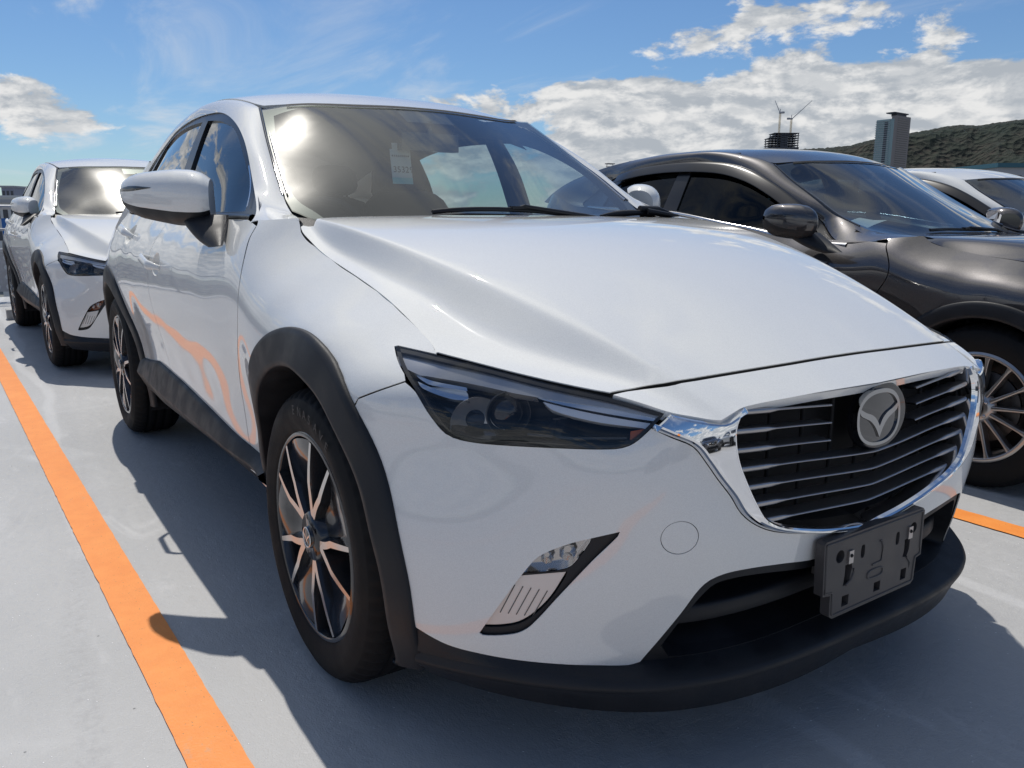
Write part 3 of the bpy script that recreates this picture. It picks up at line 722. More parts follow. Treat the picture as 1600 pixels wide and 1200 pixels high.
    cp.lathe([(.0205,-.0035),(.0225,-.0052),(.0245,-.0035)],(0,0,0),seg=40,sg=s,mi=1)
    for sg in (-1,1):
        sweep([[ (sg*x,-s*.0048,z+h) for x,z in ((.0,-.008),(.006,.001),(.018,.009))] for h in (.002,-.003)],cp,1)
    if style!='twin': cp=G();cp.lathe([(.001,-.002),(.022,.000),(.027,.012)],(0,0,0),seg=40,sg=s)
    cp.out('hub_cap','gloss_black',wh,mats=['gloss_black','satin_chrome'])
    for k in range(5):
        a=math.radians(72*k+70+36+spin);lg=G();c=(.045*math.cos(a),0,.045*math.sin(a))
        revolve(lg,[(.001,.0),(.0065,.0),(.0075,-.003),(.0075,-.02)],np.array(c)+[0,s*.004,0],(0,-s,0),12);lg.out('lug_nut','satin_chrome',wh)
    return wh
# ------------------------------------------------------------------ a car
def build_car(root,c):
    Sf,Hf,Wf,Rf=c['S'],c['H'],c['W'],c['R'];BK=c['bk'];pt=c['paint'];zw=c.get('zw')
    def Z(a):
        a=np.array(a,float)
        if zw is not None: a[:,1]=zw(a[:,0],a[:,1])
        return a
    TOPK=('hoodedge','shut','panelbot','frit','wsedge','dlo')
    A=lambda k:np.array(BK[k],float) if k in TOPK else Z(BK[k])
    gap,hl=A('gap'),A('hl');R0,R1,RC=c['arch']  # body cut, trim inner, trim outer radii
    WB=-2.57;cz=c.get('cz',.336)
    def both(fn,*a):
        o=fn(*a);m=mirror_obj(o);return o,m
    # --- hood
    he,sh=A('hoodedge'),A('shut')
    gp=Sf.pos(gap[:,0],gap[:,1]);gxy=np.stack([gp[:,0],-gp[:,1]],1)
    gi=inset(np.concatenate([gxy,[[.3,0],[-.3,0]]]),.0022)[:len(gxy)]
    hr_=c.get('hrear',0.);rear=[(-.36+hr_*.6,.66),(-.405+hr_,.55),(-.44+hr_,.38),(-.458+hr_,.18)]
    half=np.concatenate([np.array(rear)[::-1][:0],np.array([[-.463+hr_,0.0]]),np.array(rear)[::-1],gi,he,sh,[[float(sh[-1][0])+.001,0]]])
    half=spline(half,False,.012,40)
    ex=[]
    for x_ in np.arange(-.45,.64,.016):
        y_=float(Hf.yc(x_))
        for dy in (-.020,-.011,-.005,0,.004,.008,.012,.017,.022,.028,.034,.041,.048,.056,.065,.078): ex+=[(x_,y_+dy),(x_,-y_-dy)]
    panel(Hf,[np.concatenate([half,(half*[1,-1])[1:-1][::-1]])],0,.022,.02,raw=True,dark=True,extra=np.array(ex)).out('hood',pt,root,mats=[pt,'gap_black'])
    # --- leading panel above the grille
    pb=A('panelbot');s2=sh+[.0085,0.0];s2[0]=s2[0]+[.002,-.002]
    half=spline(np.concatenate([s2[::-1][:0],[[s2[-1][0]+.001,0]],s2[::-1],pb,[[.8055,0]]]),False,.012,40)
    ex=[]
    for x_ in np.arange(.66,.79,.012):
        y_=float(Hf.yc(x_))
        for dy in (-.020,-.011,-.005,0,.004,.008,.012,.017,.024,.034): ex+=[(x_,y_+dy),(x_,-y_-dy)]
    g=panel(Hf,[np.concatenate([half,(half*[1,-1])[1:-1][::-1]])],.0,.018,.020,raw=True,extra=np.array(ex));g.out('grille_header',pt,root)
    # --- fenders
    line=Z([(-.5235,1.0305),(-.50,1.031),(-.42,1.0345),(-.345,1.0385)])
    gi=inset(np.concatenate([gap,[[.0,.2]]]),0)[:len(gap)]
    sm=A('seam');dl=A('dline')
    ar=arc(Sf,0,cz,R0,math.degrees(math.atan2(sm[0][1]-cz,.315)),186)
    hlt=hl[::-1];tip=[hl[1],hl[0],hl[-1],hl[-2]]
    def off_(pl,d):
        T=np.gradient(pl,axis=0);T/=np.linalg.norm(T,axis=1,keepdims=True)+1e-12;return pl+np.stack([-T[:,1],T[:,0]],1)*d
    RCf=c.get('rc',RCK)
    def arc_(cx,a0,a1,n,rf):
        a=np.linspace(a0,a1,n);r=np.array([rf(t) for t in a]);ar_=np.radians(a);x=cx+r*np.cos(ar_);z=cz+r*np.sin(ar_);return np.stack([u_of(Sf,x,z),z],1)
    body=lambda t:float(RCf(t))-.014
    gaps=spline(gap,False,.01,60);seams=spline(sm,False,.01);dls=spline(dl,False,.012,60)
    smf=off_(seams,.0016);smb=off_(seams,-.0016)
    a_s=math.degrees(math.atan2(sm[0][1]-cz,.315))
    ar=arc_(0,a_s+.6,186,60,body)
    fen=np.concatenate([spline(line,False,.012)[:-1],gaps[6:],np.array(spline(np.array(tip),False,.008,40)),smf[::-1],ar,[(dls[-1][0]+.0035,.30)],(off_(dls,.0022)*1.0)[::-1]])
    keep=np.concatenate([[True],np.linalg.norm(np.diff(fen,axis=0),axis=1)>8e-4]);fen=fen[keep]
    def f():
        return panel(Sf,[fen],0,.022,.02,raw=True,dark=True).out('front_fender',pt,root,mats=[pt,'gap_black'])
    both(f)
    # --- bumper skin
    wl=A('white');co2=A('chr_out2')
    ar=arc_(0,-5,a_s-.2,40,body)
    # headlight edge from seam down to the inner end
    hseq=[hl[i] for i in (16,15,14,13,12,11,10,9,8,7)]
    half=spline(np.concatenate([smb[[0,len(smb)//2,-1]],np.array(hseq),co2[1:]+[0,-.001],[[UC,co2[-1][1]-.006]]]),False,.012,38)
    low=np.concatenate([spline(np.concatenate([[[UC,.398]],wl[::-1]]),False,.012,38)[:-1],ar[1:]])
    fog=spline(A('fog'),True,.01,50)
    tw=ellipse(A('tow')[0],.0315,.031,44)
    outer=np.concatenate([half,mirror_uv(half)[1:],mirror_uv(low)[:-1],low[1:-1]]) if False else None
    loop=np.concatenate([half[:-1],mirror_uv(half)])           # right arch -> nose -> left arch
    lowm=mirror_uv(low)                                        # left arch -> centre
    loop=np.concatenate([loop,lowm[:-1],low[1:]])
    keep=np.concatenate([[True],np.linalg.norm(np.diff(loop,axis=0),axis=1)>1e-5]);loop=loop[keep]
    g=panel(Sf,[loop,fog,mirror_uv(fog),tw],0,.02,.016,raw=True,dark=True)
    g.out('front_bumper',pt,root,mats=[pt,'gap_black'])
    panel(Sf,[inset(tw,.0012)],-.0006,.015,.008,raw=True).out('tow_hook_cover',pt,root)
    # --- fog lamp pocket
    def fogl():
        g=panel(Sf,[fog,inset(spline(A('fog_sig'),True,.008),-.004),inset(spline(A('fog_ref'),True,.008),-.003)],-.006,.02,.03,raw=True)
        fl=g.out('fog_lamp_bezel','black_plastic',root)
        sg=spline(A('fog_sig'),True,.008)
        g=panel(Sf,[inset(sg,-.003)],-.028,.012,-.022,raw=True);g.out('reflector',c.get('sig','lamp_silver'),fl)
        # faceted core
        q=G();cc=sg.mean(0)
        for k,(du,dz,r_) in enumerate(((.012,.006,.016),(-.022,-.006,.012))):
            pp=Sf.pos([cc[0]+du],[cc[1]+dz],-.026)[0];revolve(q,[(r_,.012),(r_*.7,.002),(r_*.25,-.004),(.001,-.004)],pp,(1,-.6,0),7)
        q.out('facet','lamp_silver',fl)
        panel(Sf,[inset(sg,-.002)],-.008,.012,.003,raw=True).out('lens','fog_lens',fl)
        rf=spline(A('fog_ref'),True,.008)
        bl=panel(Sf,[inset(rf,.0)],-.010,.02,.02,raw=True).out('blade','blade_silver',fl)
        for k in range(5):
            u0=.594+.0135*k;g=G();g.tube(Sf.pos([u0,u0-.0245],[.408-.002*k,.352-.001*k],-.0095),.0011,6);g.out('groove_shade','lamp_grey',bl)  # dark tubes on the blade, painting the shade of its grooves
        return fl
    fl=fogl();mirror_obj(fl)
    # --- lower black trim (lip) round the nose
    us=np.concatenate([np.linspace(.415,.82,26),np.linspace(.835,UC,34)])
    wz=lambda u:np.interp(u,wl[:,0][:8],wl[:,1][:8])
    rd=lambda u:np.interp(u,[.41,.6,.8,.9,1.0,1.1,1.22,UC],[.928,.924,.922,.910,.886,.862,.842,.834])
    bd=lambda u:np.interp(u,[.41,.6,.8,.9,1.0,1.1,1.22,UC],[.868,.884,.893,.883,.860,.840,.815,.800])
    k5=np.ones(7)/7
    secs=[]
    for u in us:
        t=np.clip((u-.80)/.10,0,1);t=t*t*(3-2*t)
        r_=np.mean([rd(u+e) for e in np.linspace(-.08,.08,9) if u+e<UC+.05]);b_=np.mean([bd(u+e) for e in np.linspace(-.08,.08,9)])
        z0=wz(min(u,.80))-.0;p0=Sf.pos([u],[z0],-.001)[0];s0=Sf.pos([u],[.275],-.12)[0]
        a=p0*(1-t)+s0*t
        e=np.arange(6)/5
        zr=.236+.004*t
        ridge=from_u([u],r_,zr)[0];bot=from_u([u],b_,.172)[0]
        d0=Sf.f([u],[.262])[0];mid=from_u([u],(d0*.45+r_*.55) if t<.5 else r_-.03,.250+.004*t)[0]
        mid2=from_u([u],r_-.008,.2465)[0];rid2=from_u([u],r_-.001,zr-.010)[0]
        low_=from_u([u],r_-.010*(1-t)-.014,.205)[0];und=from_u([u],b_-.03,.166)[0];und2=from_u([u],b_-.22,.175)[0]
        secs.append([a,mid*.5+a*.5+[0,0,-.002*t],mid,mid2,ridge,rid2,low_,bot,und,und2])
    secs=np.array(secs);full=np.concatenate([secs,(secs*[1,-1,1])[::-1][1:]])
    sweep(full).out('lower_lip','black_plastic',root)
    # --- lower intake
    ik=A('intk');top=spline(np.concatenate([ik[1:],[[UC,.378]]]),False,.012,60);bot=np.array([[UC,.262],[1.2,.262],[1.0,.262],[.86,.264],[ik[0][0],ik[0][1]]])
    hin=np.concatenate([top,spline(bot,False,.02)[1:]])
    lp=np.concatenate([top[:-1],mirror_uv(top),mirror_uv(spline(bot,False,.02))[1:-1][:0]])
    b2=spline(bot,False,.02)                                   # centre -> right
    lp=np.concatenate([top[:-1],mirror_uv(top)[:-1],mirror_uv(b2)[:-1],b2[:-1]])
    wout=spline(np.concatenate([wl[7:],[[UC,.3995]]]),False,.012,60);bo2=np.array([[UC,.252],[1.2,.252],[1.0,.252],[.86,.251],[.803,.250]]);bo2=spline(bo2,False,.02)
    lo=np.concatenate([wout[:-1],mirror_uv(wout)[:-1],mirror_uv(bo2)[:-1],bo2[:-1]])
    g=panel(Sf,[lo,lp],-.006,.025,0,raw=True)
    a=Sf.pos(lp[:,0],lp[:,1],-.006);b=Sf.pos(lp[:,0],lp[:,1],-.13);n=len(lp)
    g.add(np.concatenate([a,b]),[(i,(i+1)%n,n+(i+1)%n,n+i) for i in range(n)])
    g.out('intake_frame','black_plastic',root)
    it=panel(Sf,[inset(lp,-.01)],-.125,.04,0,raw=True).out('intake_back','gap_black',root)  # plain black sheet, painting the depth of the intake dark
    bar=[]
    for u in np.linspace(.865,2*UC-.865,50):
        e=abs(u-UC)/(UC-.865);z=.338-.010*e+ .0;o=-.03-.015*e
        q=[Sf.pos([u],[z+dz],o+do)[0] for dz,do in ((.012,-.05),(.014,-.004),(.008,.006),(-.016,.010),(-.022,.004),(-.024,-.05))];bar.append(q)
    sweep(bar).out('intake_bar','black_plastic',root)
    g=G()
    for yy in np.linspace(-.55,.55,23): g.box((.66,yy,.34),(.006,.004,.16))
    g.out('radiator','lamp_dark',root)
    # --- grille
    ci=A('chr_in');co1=A('chr_out')
    ch=spline(np.concatenate([[[.812,.7005]],co1[1:],ci,[[UC,.4535]]]),False,.008,40)
    ch2=spline(np.concatenate([[[UC,.4405]],co2[::-1]+[0,.001]]),False,.008,40)
    loop=np.concatenate([ch[:-1],mirror_uv(ch),mirror_uv(ch2),ch2[1:]])
    keep=np.concatenate([[True],np.linalg.norm(np.diff(loop,axis=0),axis=1)>1e-5]);loop=loop[keep]
    # raised chrome band: bevel, crown, bevel
    g=panel(Sf,[inset(loop,.0075)],.014,.012,0,raw=True)
    l0,l1,l2=loop,inset(loop,.0022),inset(loop,.0078);rings=[Sf.pos(l0[:,0],l0[:,1],-.03),Sf.pos(l0[:,0],l0[:,1],.002),Sf.pos(l1[:,0],l1[:,1],.009),Sf.pos(inset(loop,.0048)[:,0],inset(loop,.0048)[:,1],.0128),Sf.pos(l2[:,0],l2[:,1],.0142)]
    for q0,q1 in zip(rings[:-1],rings[1:]): sweep([list(q0)+[q0[0]],list(q1)+[q1[0]]],g)
    g.out('grille_surround','chrome',root)
    gr=spline(np.concatenate([ci[:1]+[-.006,.006],ci+[-.004,0],[[UC,.450]]]),False,.012,40);tp=spline(np.array([[UC,.735],[1.2,.735],[1.05,.733],ci[0]+[-.006,.006]]),False,.02)
    lp=np.concatenate([gr[:-1],mirror_uv(gr)[:-1],mirror_uv(tp)[:-1],tp[:-1]])
    g=panel(Sf,[lp],-.085,.03,-.08,raw=True)
    # vertical ribs behind the slats
    for u in np.linspace(.99,2*UC-.99,9):
        for z in np.linspace(.50,.72,2)[:1]:
            p=Sf.pos([u,u],[.50,.725],-.05);g.tube(p,.004,6)
    gb=g.out('grille','gap_black',root)
    zs=[.720,.687,.653,.6185,.584,.550,.5155]
    ue=[.962,.953,.957,.966,.979,.994,1.02]
    for i,(z,u0) in enumerate(zip(zs,ue)):
        def slat(ua,ub):
            q=[]
            for u in np.linspace(ua,ub,46):
                e=min(1,abs(u-UC)/(UC-u0));s=(UC-.0-abs(u-UC)-u0)/(UC-u0)
                pad=np.clip((.25-(abs(u-u0) if u<UC else abs(2*UC-u0-u))/(UC-u0))/.06,0,1)
                th=.0022+.0034*pad;zc_=z-.020*(1-e)-.0
                o=-.006-.004*(1-e)
                q.append([Sf.pos([u],[zc_+dz],o+do)[0] for dz,do in ((th,-.035),(th,-.003),(th*.4,.001),(-th*.6,.0),(-th,-.004),(-th*.8,-.035))])
            return sweep(q)
        w_=.145
        if i<3:
            slat(u0,UC-w_).out('slat','slat_metal',gb);slat(UC+w_,2*UC-u0).out('slat','slat_metal',gb)
        else: slat(u0,2*UC-u0).out('slat','slat_metal',gb)
    # --- emblem
    if c.get('emblem',True):
        EC=np.array([.808,.021,.6685]);pl=lambda p,d:(EC[0]+d-.10*abs(p[0])**1.5- .06*p[1],p[0],EC[2]+p[1])
        g=G();revolve(g,[(.086,-.02),(.086,-.008),(.083,-.003),(.079,-.001),(.001,.0)],EC+[-.002,0,-.002],(1,0,.04),64,sy=.80);em=g.out('emblem','gloss_black',root)
        g=G();
        ro=ellipse((0,0),.071,.0550,64,p=2.35);ri=ellipse((0,-.001),.0640,.0480,64,p=2.35);prism(g,ro,pl,.006,-.004,[ri])
        g.out('ring','badge_chrome',em)
        wing=[(-.062,.022),(-.044,.013),(-.024,.006),(-.010,-.004),(0,-.018),(.010,-.004),(.024,.006),(.044,.013),(.062,.022),(.060,.010),(.045,.002),(.028,-.006),(.012,-.021),(0,-.040),(-.012,-.021),(-.028,-.006),(-.045,.002),(-.060,.010)]
        g=G();prism(g,spline(wing,True,.004,60),pl,.006,-.002);g.out('wing','badge_chrome',em)
        g=G();v,ff=fill([ellipse((0,0),.070,.054,60,p=2.35)],.02);g.add([pl(p,.0025) for p in v],[tuple(t) for t in ff]);g.out('badge_face','smoked_badge',em)
    # --- plate carrier
    if c.get('bracket',True):
        X0=.825;px=lambda p,d:(X0+d-.0*p[1],p[0],p[1])
        pol=[(-.170,.449),(-.163,.454),(.158,.457),(.165,.450),(.167,.352),(.150,.349),(.148,.300),(.138,.293),(-.128,.290),(-.138,.297),(-.140,.340),(-.163,.344)]
        rc=lambda cx,cy,w,h:np.array([(cx-w/2,cy-h/2),(cx+w/2,cy-h/2),(cx+w/2,cy+h/2),(cx-w/2,cy+h/2)])
        holes=[ellipse((-.118,.415),.013,.013,18),ellipse((.128,.420),.012,.012,18),ellipse((-.045,.409),.0065,.014,16,p=3),ellipse((.073,.409),.0065,.014,16,p=3),
          spline([(-.099,.393),(-.079,.393),(-.076,.385),(-.079,.372),(-.082,.352),(-.102,.350),(-.099,.372)],True,.006),
          spline([(.100,.400),(.119,.400),(.119,.375),(.112,.360),(.098,.362),(.101,.378)],True,.006),rc(-.09,.318,.022,.022),rc(.107,.323,.020,.024),rc(.015,.320,.022,.020)]
        g=G();prism(g,pol,px,.008,-.012,holes)
        rim_=inset(spline(pol,True,.02,30),.007)
        for d in (0,):
            n=len(rim_);
        # raised rim and moulded marks
        g.tube([px(p,.008) for p in list(rim_)+[rim_[0]]],.0022,6)
        g.tube([px(p,.008) for p in [(-.010,.372),(.020,.374),(.022,.405),(.016,.418),(.010,.418)]],.0022,6)
        slot=ellipse((.003,.352),.026,.009,28,p=3);g.tube([px(p,.008) for p in list(slot)+[slot[0]]],.0022,6)
        g.tube([px(p,.008) for p in [(-.093,.350),(-.078,.358),(-.070,.372),(-.072,.380)]],.0025,6);g.tube([px(p,.008) for p in [(.112,.360),(.126,.345),(.126,.330)]],.0025,6)
        g.box((.795,0,.40),(.04,.24,.08))
        lb=g.out('plate_bracket','plate_grey',root)
        for yy,zz in ((-.0865,.408),(.1145,.413)):
            g=G();g.box((X0+.0095,yy,zz),(.004,.014,.026));revolve(g,[(.004,.0),(.003,.002),(.001,.002)],(X0+.0115,yy,zz+.003),(1,0,0),10,mi=1);g.out('clip','slat_metal',lb,mats=['slat_metal','gap_black'])
    # --- headlights
    def headl():
        hs=spline(hl,True,.01,45)
        g=G();hk=spline(hl,True,.01,45);r0=inset(hk,.003);r1=inset(hk,.012);r2=inset(hk,.020)
        a_,b_,c_=Sf.pos(r0[:,0],r0[:,1],-.004),Sf.pos(r1[:,0],r1[:,1],-.030),Sf.pos(r2[:,0],r2[:,1],-.062)
        cen=Sf.pos([hk[:,0].mean()],[hk[:,1].mean()],-.085)[0]
        sweep([list(a_)+[a_[0]],list(b_)+[b_[0]],list(c_)+[c_[0]]],g);n=len(c_);mid=c_*.55+cen*.45;sweep([list(c_)+[c_[0]],list(mid)+[mid[0]]],g)
        g.add(list(mid)+[cen],[(i,(i+1)%n,n) for i in range(n)])
        h=g.out('headlight','lamp_dark',root,smooth=False)
        panel(Sf,[inset(hs,.0015),inset(hs,.0065)],-.0035,.02,.01,raw=True).out('seal','gap_black',h)
        panel(Sf,[inset(hs,.0012)],.0005,.018,.004,raw=True).out('lens','lens',h)
        P=lambda k,off,fl,m,nm:panel(Sf,[spline(A(k),True,.006,40)],off,.012,fl,raw=True).out(nm,m,h)
        P('hl_drl',-.012,.02,'lamp_silver','chrome_blade');P('hl_drl2',-.016,.02,'lamp_white','light_guide')
        P('hl_wing',-.014,.015,'lamp_silver','upper_blade');P('hl_wing2',-.020,.015,'lamp_silver','lower_blade');P('hl_box',-.024,.01,'lamp_white','side_reflector')
        P('hl_amber',-.02,.01,'amber','marker')
        # upper eyelid
        tl_=spline(hl[1:6],False,.01,60);T_=np.gradient(tl_,axis=0);T_/=np.linalg.norm(T_,axis=1,keepdims=True);wd_=np.interp(np.linspace(0,1,len(tl_)),[0,.15,.5,1],[.012,.024,.020,.006])
        nq=np.stack([-T_[:,1],T_[:,0]],1);nq*=-1 if nq[len(nq)//2][1]>0 else 1
        lid=np.concatenate([tl_+nq*.0045,(tl_+nq*(.0045+wd_[:,None]))[::-1]])
        panel(Sf,[lid],-.010,.015,.02,raw=True).out('eyelid','eyelid_smoke',h)
        # projector
        pcu=A('hl_pc');pc=Sf.pos([pcu[0][0]],[pcu[0][1]],-.055)[0]
        g=G();revolve(g,[(.042,.026),(.040,.029),(.036,.018),(.033,.018),(.033,.0)],pc,(1,-.35,0),48,mi=0)
        g.out('projector_ring','lamp_dark',h)
        g=G();revolve(g,[(.032,.012),(.030,.020),(.024,.028),(.014,.034),(.001,.036)],pc,(1,-.35,0),40);g.out('projector','gloss_black',h)
        # outer bowl
        pc=Sf.pos([pcu[1][0]],[pcu[1][1]],-.056)[0]
        g=G();revolve(g,[(.050,.034),(.046,.014),(.034,.002),(.018,-.004)],pc+[0,-.0,-.002],(1,-.45,0),40);g.out('bowl','bowl_grey',h)
        g=G()
        for k in range(7):
            a=-2.6+k*.33;g.box(pc+np.array([.012,-.045*math.cos(a)*.9,.045*math.sin(a)-.002]),(.006,.010,.004))
        g.out('trim_facet','satin_chrome',h)
        g=G();g.box(Sf.pos([.66],[.69],-.045)[0],(.02,.05,.05));g.tube(Sf.pos([.60,.68,.77],[.675,.676,.684],-.03),.004,6);g.out('bezel_step','gloss_black',h)
        return h
    if c.get('headlight',True): h=headl();mirror_obj(h)
    # --- doors
    zs_=.31
    rl=-1.545
    def door1():
        p=np.concatenate([Z([(-.56,1.033)]),off_(dls,-.0022)[2:],[(dl[-1][0]-.003,zs_)],spline(Z([(rl+.0022,zs_),(rl+.0022,.6),(rl+.0022,.9),(-1.50,1.033)]),False,.02),Z([(-1.2,1.033),(-.9,1.033)])])
        return panel(Sf,[p,ellipse(cupc(*H1),.062,.040,32)],0,.017,.012,raw=True,dark=True).out('door',pt,root,mats=[pt,'gap_black'])
    def door2():
        ar=arc_(WB,38,-3,14,lambda t:R0)
        p=np.concatenate([Z([(-1.503,1.033),(rl-.0022,.9),(rl-.0022,.6),(rl-.0022,zs_),(-2.10,zs_)]),ar[::-1],Z([(-2.30,.80),(-2.40,.93),(-2.44,1.05)]),Z([(-2.2,1.042),(-1.8,1.036)])])
        return panel(Sf,[spline(p,True,.012,38),ellipse(cupc(*H2_),.062,.040,32)],0,.019,.012,raw=True,dark=True).out('door',pt,root,mats=[pt,'gap_black'])
    hz_=(lambda x,z:float(Z([(x,z)])[0][1]))
    def cupc(cx0,cz0,cx1,cz1): return np.array([(cx0+cx1)/2+.035,(cz0+cz1)/2-.004])
    H1=(-1.325,hz_(-1.325,.866),-1.545,hz_(-1.54,.890));H2_=(-2.03,hz_(-2.03,.955),-2.25,hz_(-2.25,.977))
    def handle(cx0,cz0,cx1,cz1,d):
        cc=cupc(cx0,cz0,cx1,cz1);g=G();n=32;rings=[]
        for k,(s_,o) in enumerate(((1.0,.0),(.96,-.004),(.86,-.012),(.66,-.021),(.4,-.027),(.02,-.029))):
            e=ellipse(cc,.062*s_,.040*s_,n);rings.append(list(Sf.pos(e[:,0],e[:,1],o)))
        sweep(rings,g,closed=True)
        g.out('handle_cup',pt,d)
        secs=[];D=np.array([cx1-cx0,cz1-cz0]);
        for t in np.linspace(0,1,26):
            x=cx0+(cx1-cx0)*t;z=cz0+(cz1-cz0)*t;b=math.sin(math.pi*t)
            o=-.002+.036*min(1,b*1.9)**.8;hh=.0135*(.55+.45*min(1,b*2))*(1-.0*t);dd=.0085
            secs.append([Sf.pos([x+.0*math.sin(a)],[z+hh*math.sin(a)],o+dd*math.cos(a))[0] for a in np.linspace(0,2*math.pi,14,endpoint=False)])
        g=G();sweep(secs,g,closed=True,cap=True);g.out('door_handle',pt,d)
    d1=door1();handle(*H1,d1)
    mirror_obj(d1)
    d2=door2();handle(*H2_,d2);mirror_obj(d2)
    # --- side frame (A-pillar and cant rail), rear quarter
    dlo=A('dlo');gut=A('gutter');wse=np.array([(-.6731,1.1005),(-.8234,1.20),(-.994,1.296),(-1.1738,1.393)])
    GSf=c['GS'];FR_D,FR_W,FR_E=c['frd'],c['frw'],c['fre']
    s_a,s_b=Z([(-.52,1.026)])[0],Z([(-.348,1.032)])[0]
    DP=[Sf.pos([s_a[0]],[s_a[1]],.0006)[0]]+[GSf.pos([a],[b])[0] for a,b in FR_D]
    EP=[np.array(Sf.pos([s_b[0]],[s_b[1]],.0006)[0])]+[np.array(c.get('corn',(-.462,-.692,1.046)))]+[Wf.pos([a],[b])[0] for a,b in FR_W]+[np.array([a,-b,z]) for a,b,z in FR_E]
    def frame_():
        k=6;D=spl(DP,k);E_=spl(EP,k);secs=[];na=12
        def sm_(A_):
            B_=A_.copy()
            for it in range(30):
                C_=B_.copy();C_[1:-1]=B_[1:-1]*.5+(B_[:-2]+B_[2:])*.25;B_[1:5*k]=C_[1:5*k]
            return B_
        D=sm_(D);E_=sm_(E_)
        NN=[]
        for i in range(len(D)):
            T=D[min(i+1,len(D)-1)]-D[max(i-1,0)];n=np.cross(T/np.linalg.norm(T),(E_[i]-D[i])/np.linalg.norm(E_[i]-D[i]));n*=-1 if n[1]>0 else 1;NN.append(n/np.linalg.norm(n))
        NN=sm_(np.array(NN))
        for i in range(len(D)):
            n=NN[i];w=np.linalg.norm(E_[i]-D[i]);hb=w*(.03+.08*min(1,i/(4.*k)))
            r=[D[i]*(1-t)+E_[i]*t+n*hb*4*t*(1-t) for t in np.linspace(0,1,na)]
            secs.append([r[0]+np.array([0,.012,0])]+[r[0]]+r+[r[-1]]+[r[-1]-n*.008])
        secs=np.array(secs);g=G();sweep(secs[:,:2],g);sweep(secs[:,2:-2],g);sweep(secs[:,-2:],g)
        return g.out('side_frame',pt,root)
    both(frame_)
    def quarter():
        ar=arc(Sf,WB,cz,R0,38,186,24)
        p=np.concatenate([Z([(-2.444,1.052),(-2.404,.93),(-2.304,.80)]),ar,Z([(-3.06,.26),(-3.45,.28),(-3.48,.6),(-3.46,.9),(-3.40,1.08),(-3.2,1.15),(-2.9,1.12),(-2.70,1.08)])])
        return panel(Sf,[p],0,.03,.012,corner=38).out('rear_quarter',pt,root)
    both(quarter)
    def cpil():
        D=spl([GSf.pos([a],[b])[0] for a,b in c['cp_d']],6);E2=spl([np.array([a,-b,z]) for a,b,z in c['cp_e']],6);secs=[]
        for d_,e_ in zip(D,E2): secs.append([d_*(1-t)+e_*t+np.array([-.03,-.03,.0])*4*t*(1-t) for t in np.linspace(0,1,8)])
        return sweep(secs).out('rear_pillar',pt,root)
    both(cpil)
    g=G();e_=spl([np.array([a,-b,z]) for a,b,z in c['cp_e']],6);zc0=Rf.f([e_[0][0]],[abs(e_[0][1])])[0];sweep([[q*[1,s_,1]+np.array([-.10*(1-s_*s_)*(i_/len(e_)),0,(Rf.f([e_[0][0]],[abs(q[1]*s_)])[0]-zc0+.004)*(1-i_/len(e_))]) for s_ in np.linspace(1,-1,18)] for i_,q in enumerate(e_)],g);g.out('rear_window','window_black',root)
    # tail: hatch across the back
    a0=-3.484
    hz=spline(Z([(a0,.28),(a0,.6),(a0,.9),(a0,1.08),(-3.8,1.12),(-LA-UC,1.12)]),False,.03,40)
    ML=lambda h:np.stack([-2*(LA+UC)-h[:,0],h[:,1]],1)[::-1]
    bt=spline(np.array([(-LA-UC,.27),(a0,.28)]),False,.03)
    lp=np.concatenate([hz[:-1],ML(hz)[:-1],ML(bt)[:-1],bt[:-1]])
    panel(Sf,[lp],0,.05,.012,raw=True).out('tailgate',pt,root)
    # --- window frames and glass
    gl1=np.array([(-.715,1.058),(-.790,1.128),(-.852,1.1755),(-.988,1.2565),(-1.123,1.3200),(-1.2927,1.3600),(-1.40,1.374),(-1.512,1.383),(-1.470,1.24),(-1.458,1.058),(-1.1,1.056)])
    gl2=np.array([(-1.585,1.385),(-1.78,1.388),(-1.96,1.383),(-2.13,1.367),(-2.30,1.335),(-2.32,1.20),(-2.36,1.078),(-2.0,1.066),(-1.572,1.060),(-1.568,1.22)])
    gl3=np.array([(-2.39,1.31),(-2.55,1.27),(-2.66,1.20),(-2.70,1.12),(-2.42,1.088),(-2.40,1.18)])
    gls=[np.array(g_,float) for g_ in c.get('panes',[gl1,gl2,gl3])]
    def wf():
        ls=[spline(g_,True,.014,40) for g_ in gls]
        o=panel(GSf,[inset(spline(dlo,True,.014,40),-.004)]+ls,-.005,.03,.018,raw=True).out('window_frame','window_black',root)
        return o
    both(wf)
    def glass(g_):
        return panel(GSf,[inset(spline(g_,True,.014,40),-.004)],-.013,.04,0,raw=True).out('side_window',c['sglass'],root)
    for g_ in gls: both(glass,g_)
    def belt():
        ln=np.array([(-.58,1.0365),(-1.0,1.040),(-1.5,1.042),(-2.0,1.050),(-2.4,1.068)]) if 'beltline' not in c else np.array(c['beltline'])
        g=G();secs=[];l=spline(ln,False,.03)
        for u,z in l: secs.append([GSf.pos([u],[z+dz],do)[0] for dz,do in ((-.006,-.004),(-.005,.006),(.004,.008),(.010,.002),(.011,-.006))])
        return sweep(secs).out('belt_moulding',c.get('beltmat','window_black'),root)
    both(belt)
    def pillar_chrome():
        l=np.array([(-.845,1.190),(-.79,1.147),(-.745,1.108),(-.70,1.068)])
        return ribbon(GSf,l,.006,.0015).out('pillar_trim','satin_chrome',root)
    if c.get('pchrome',True): both(pillar_chrome)
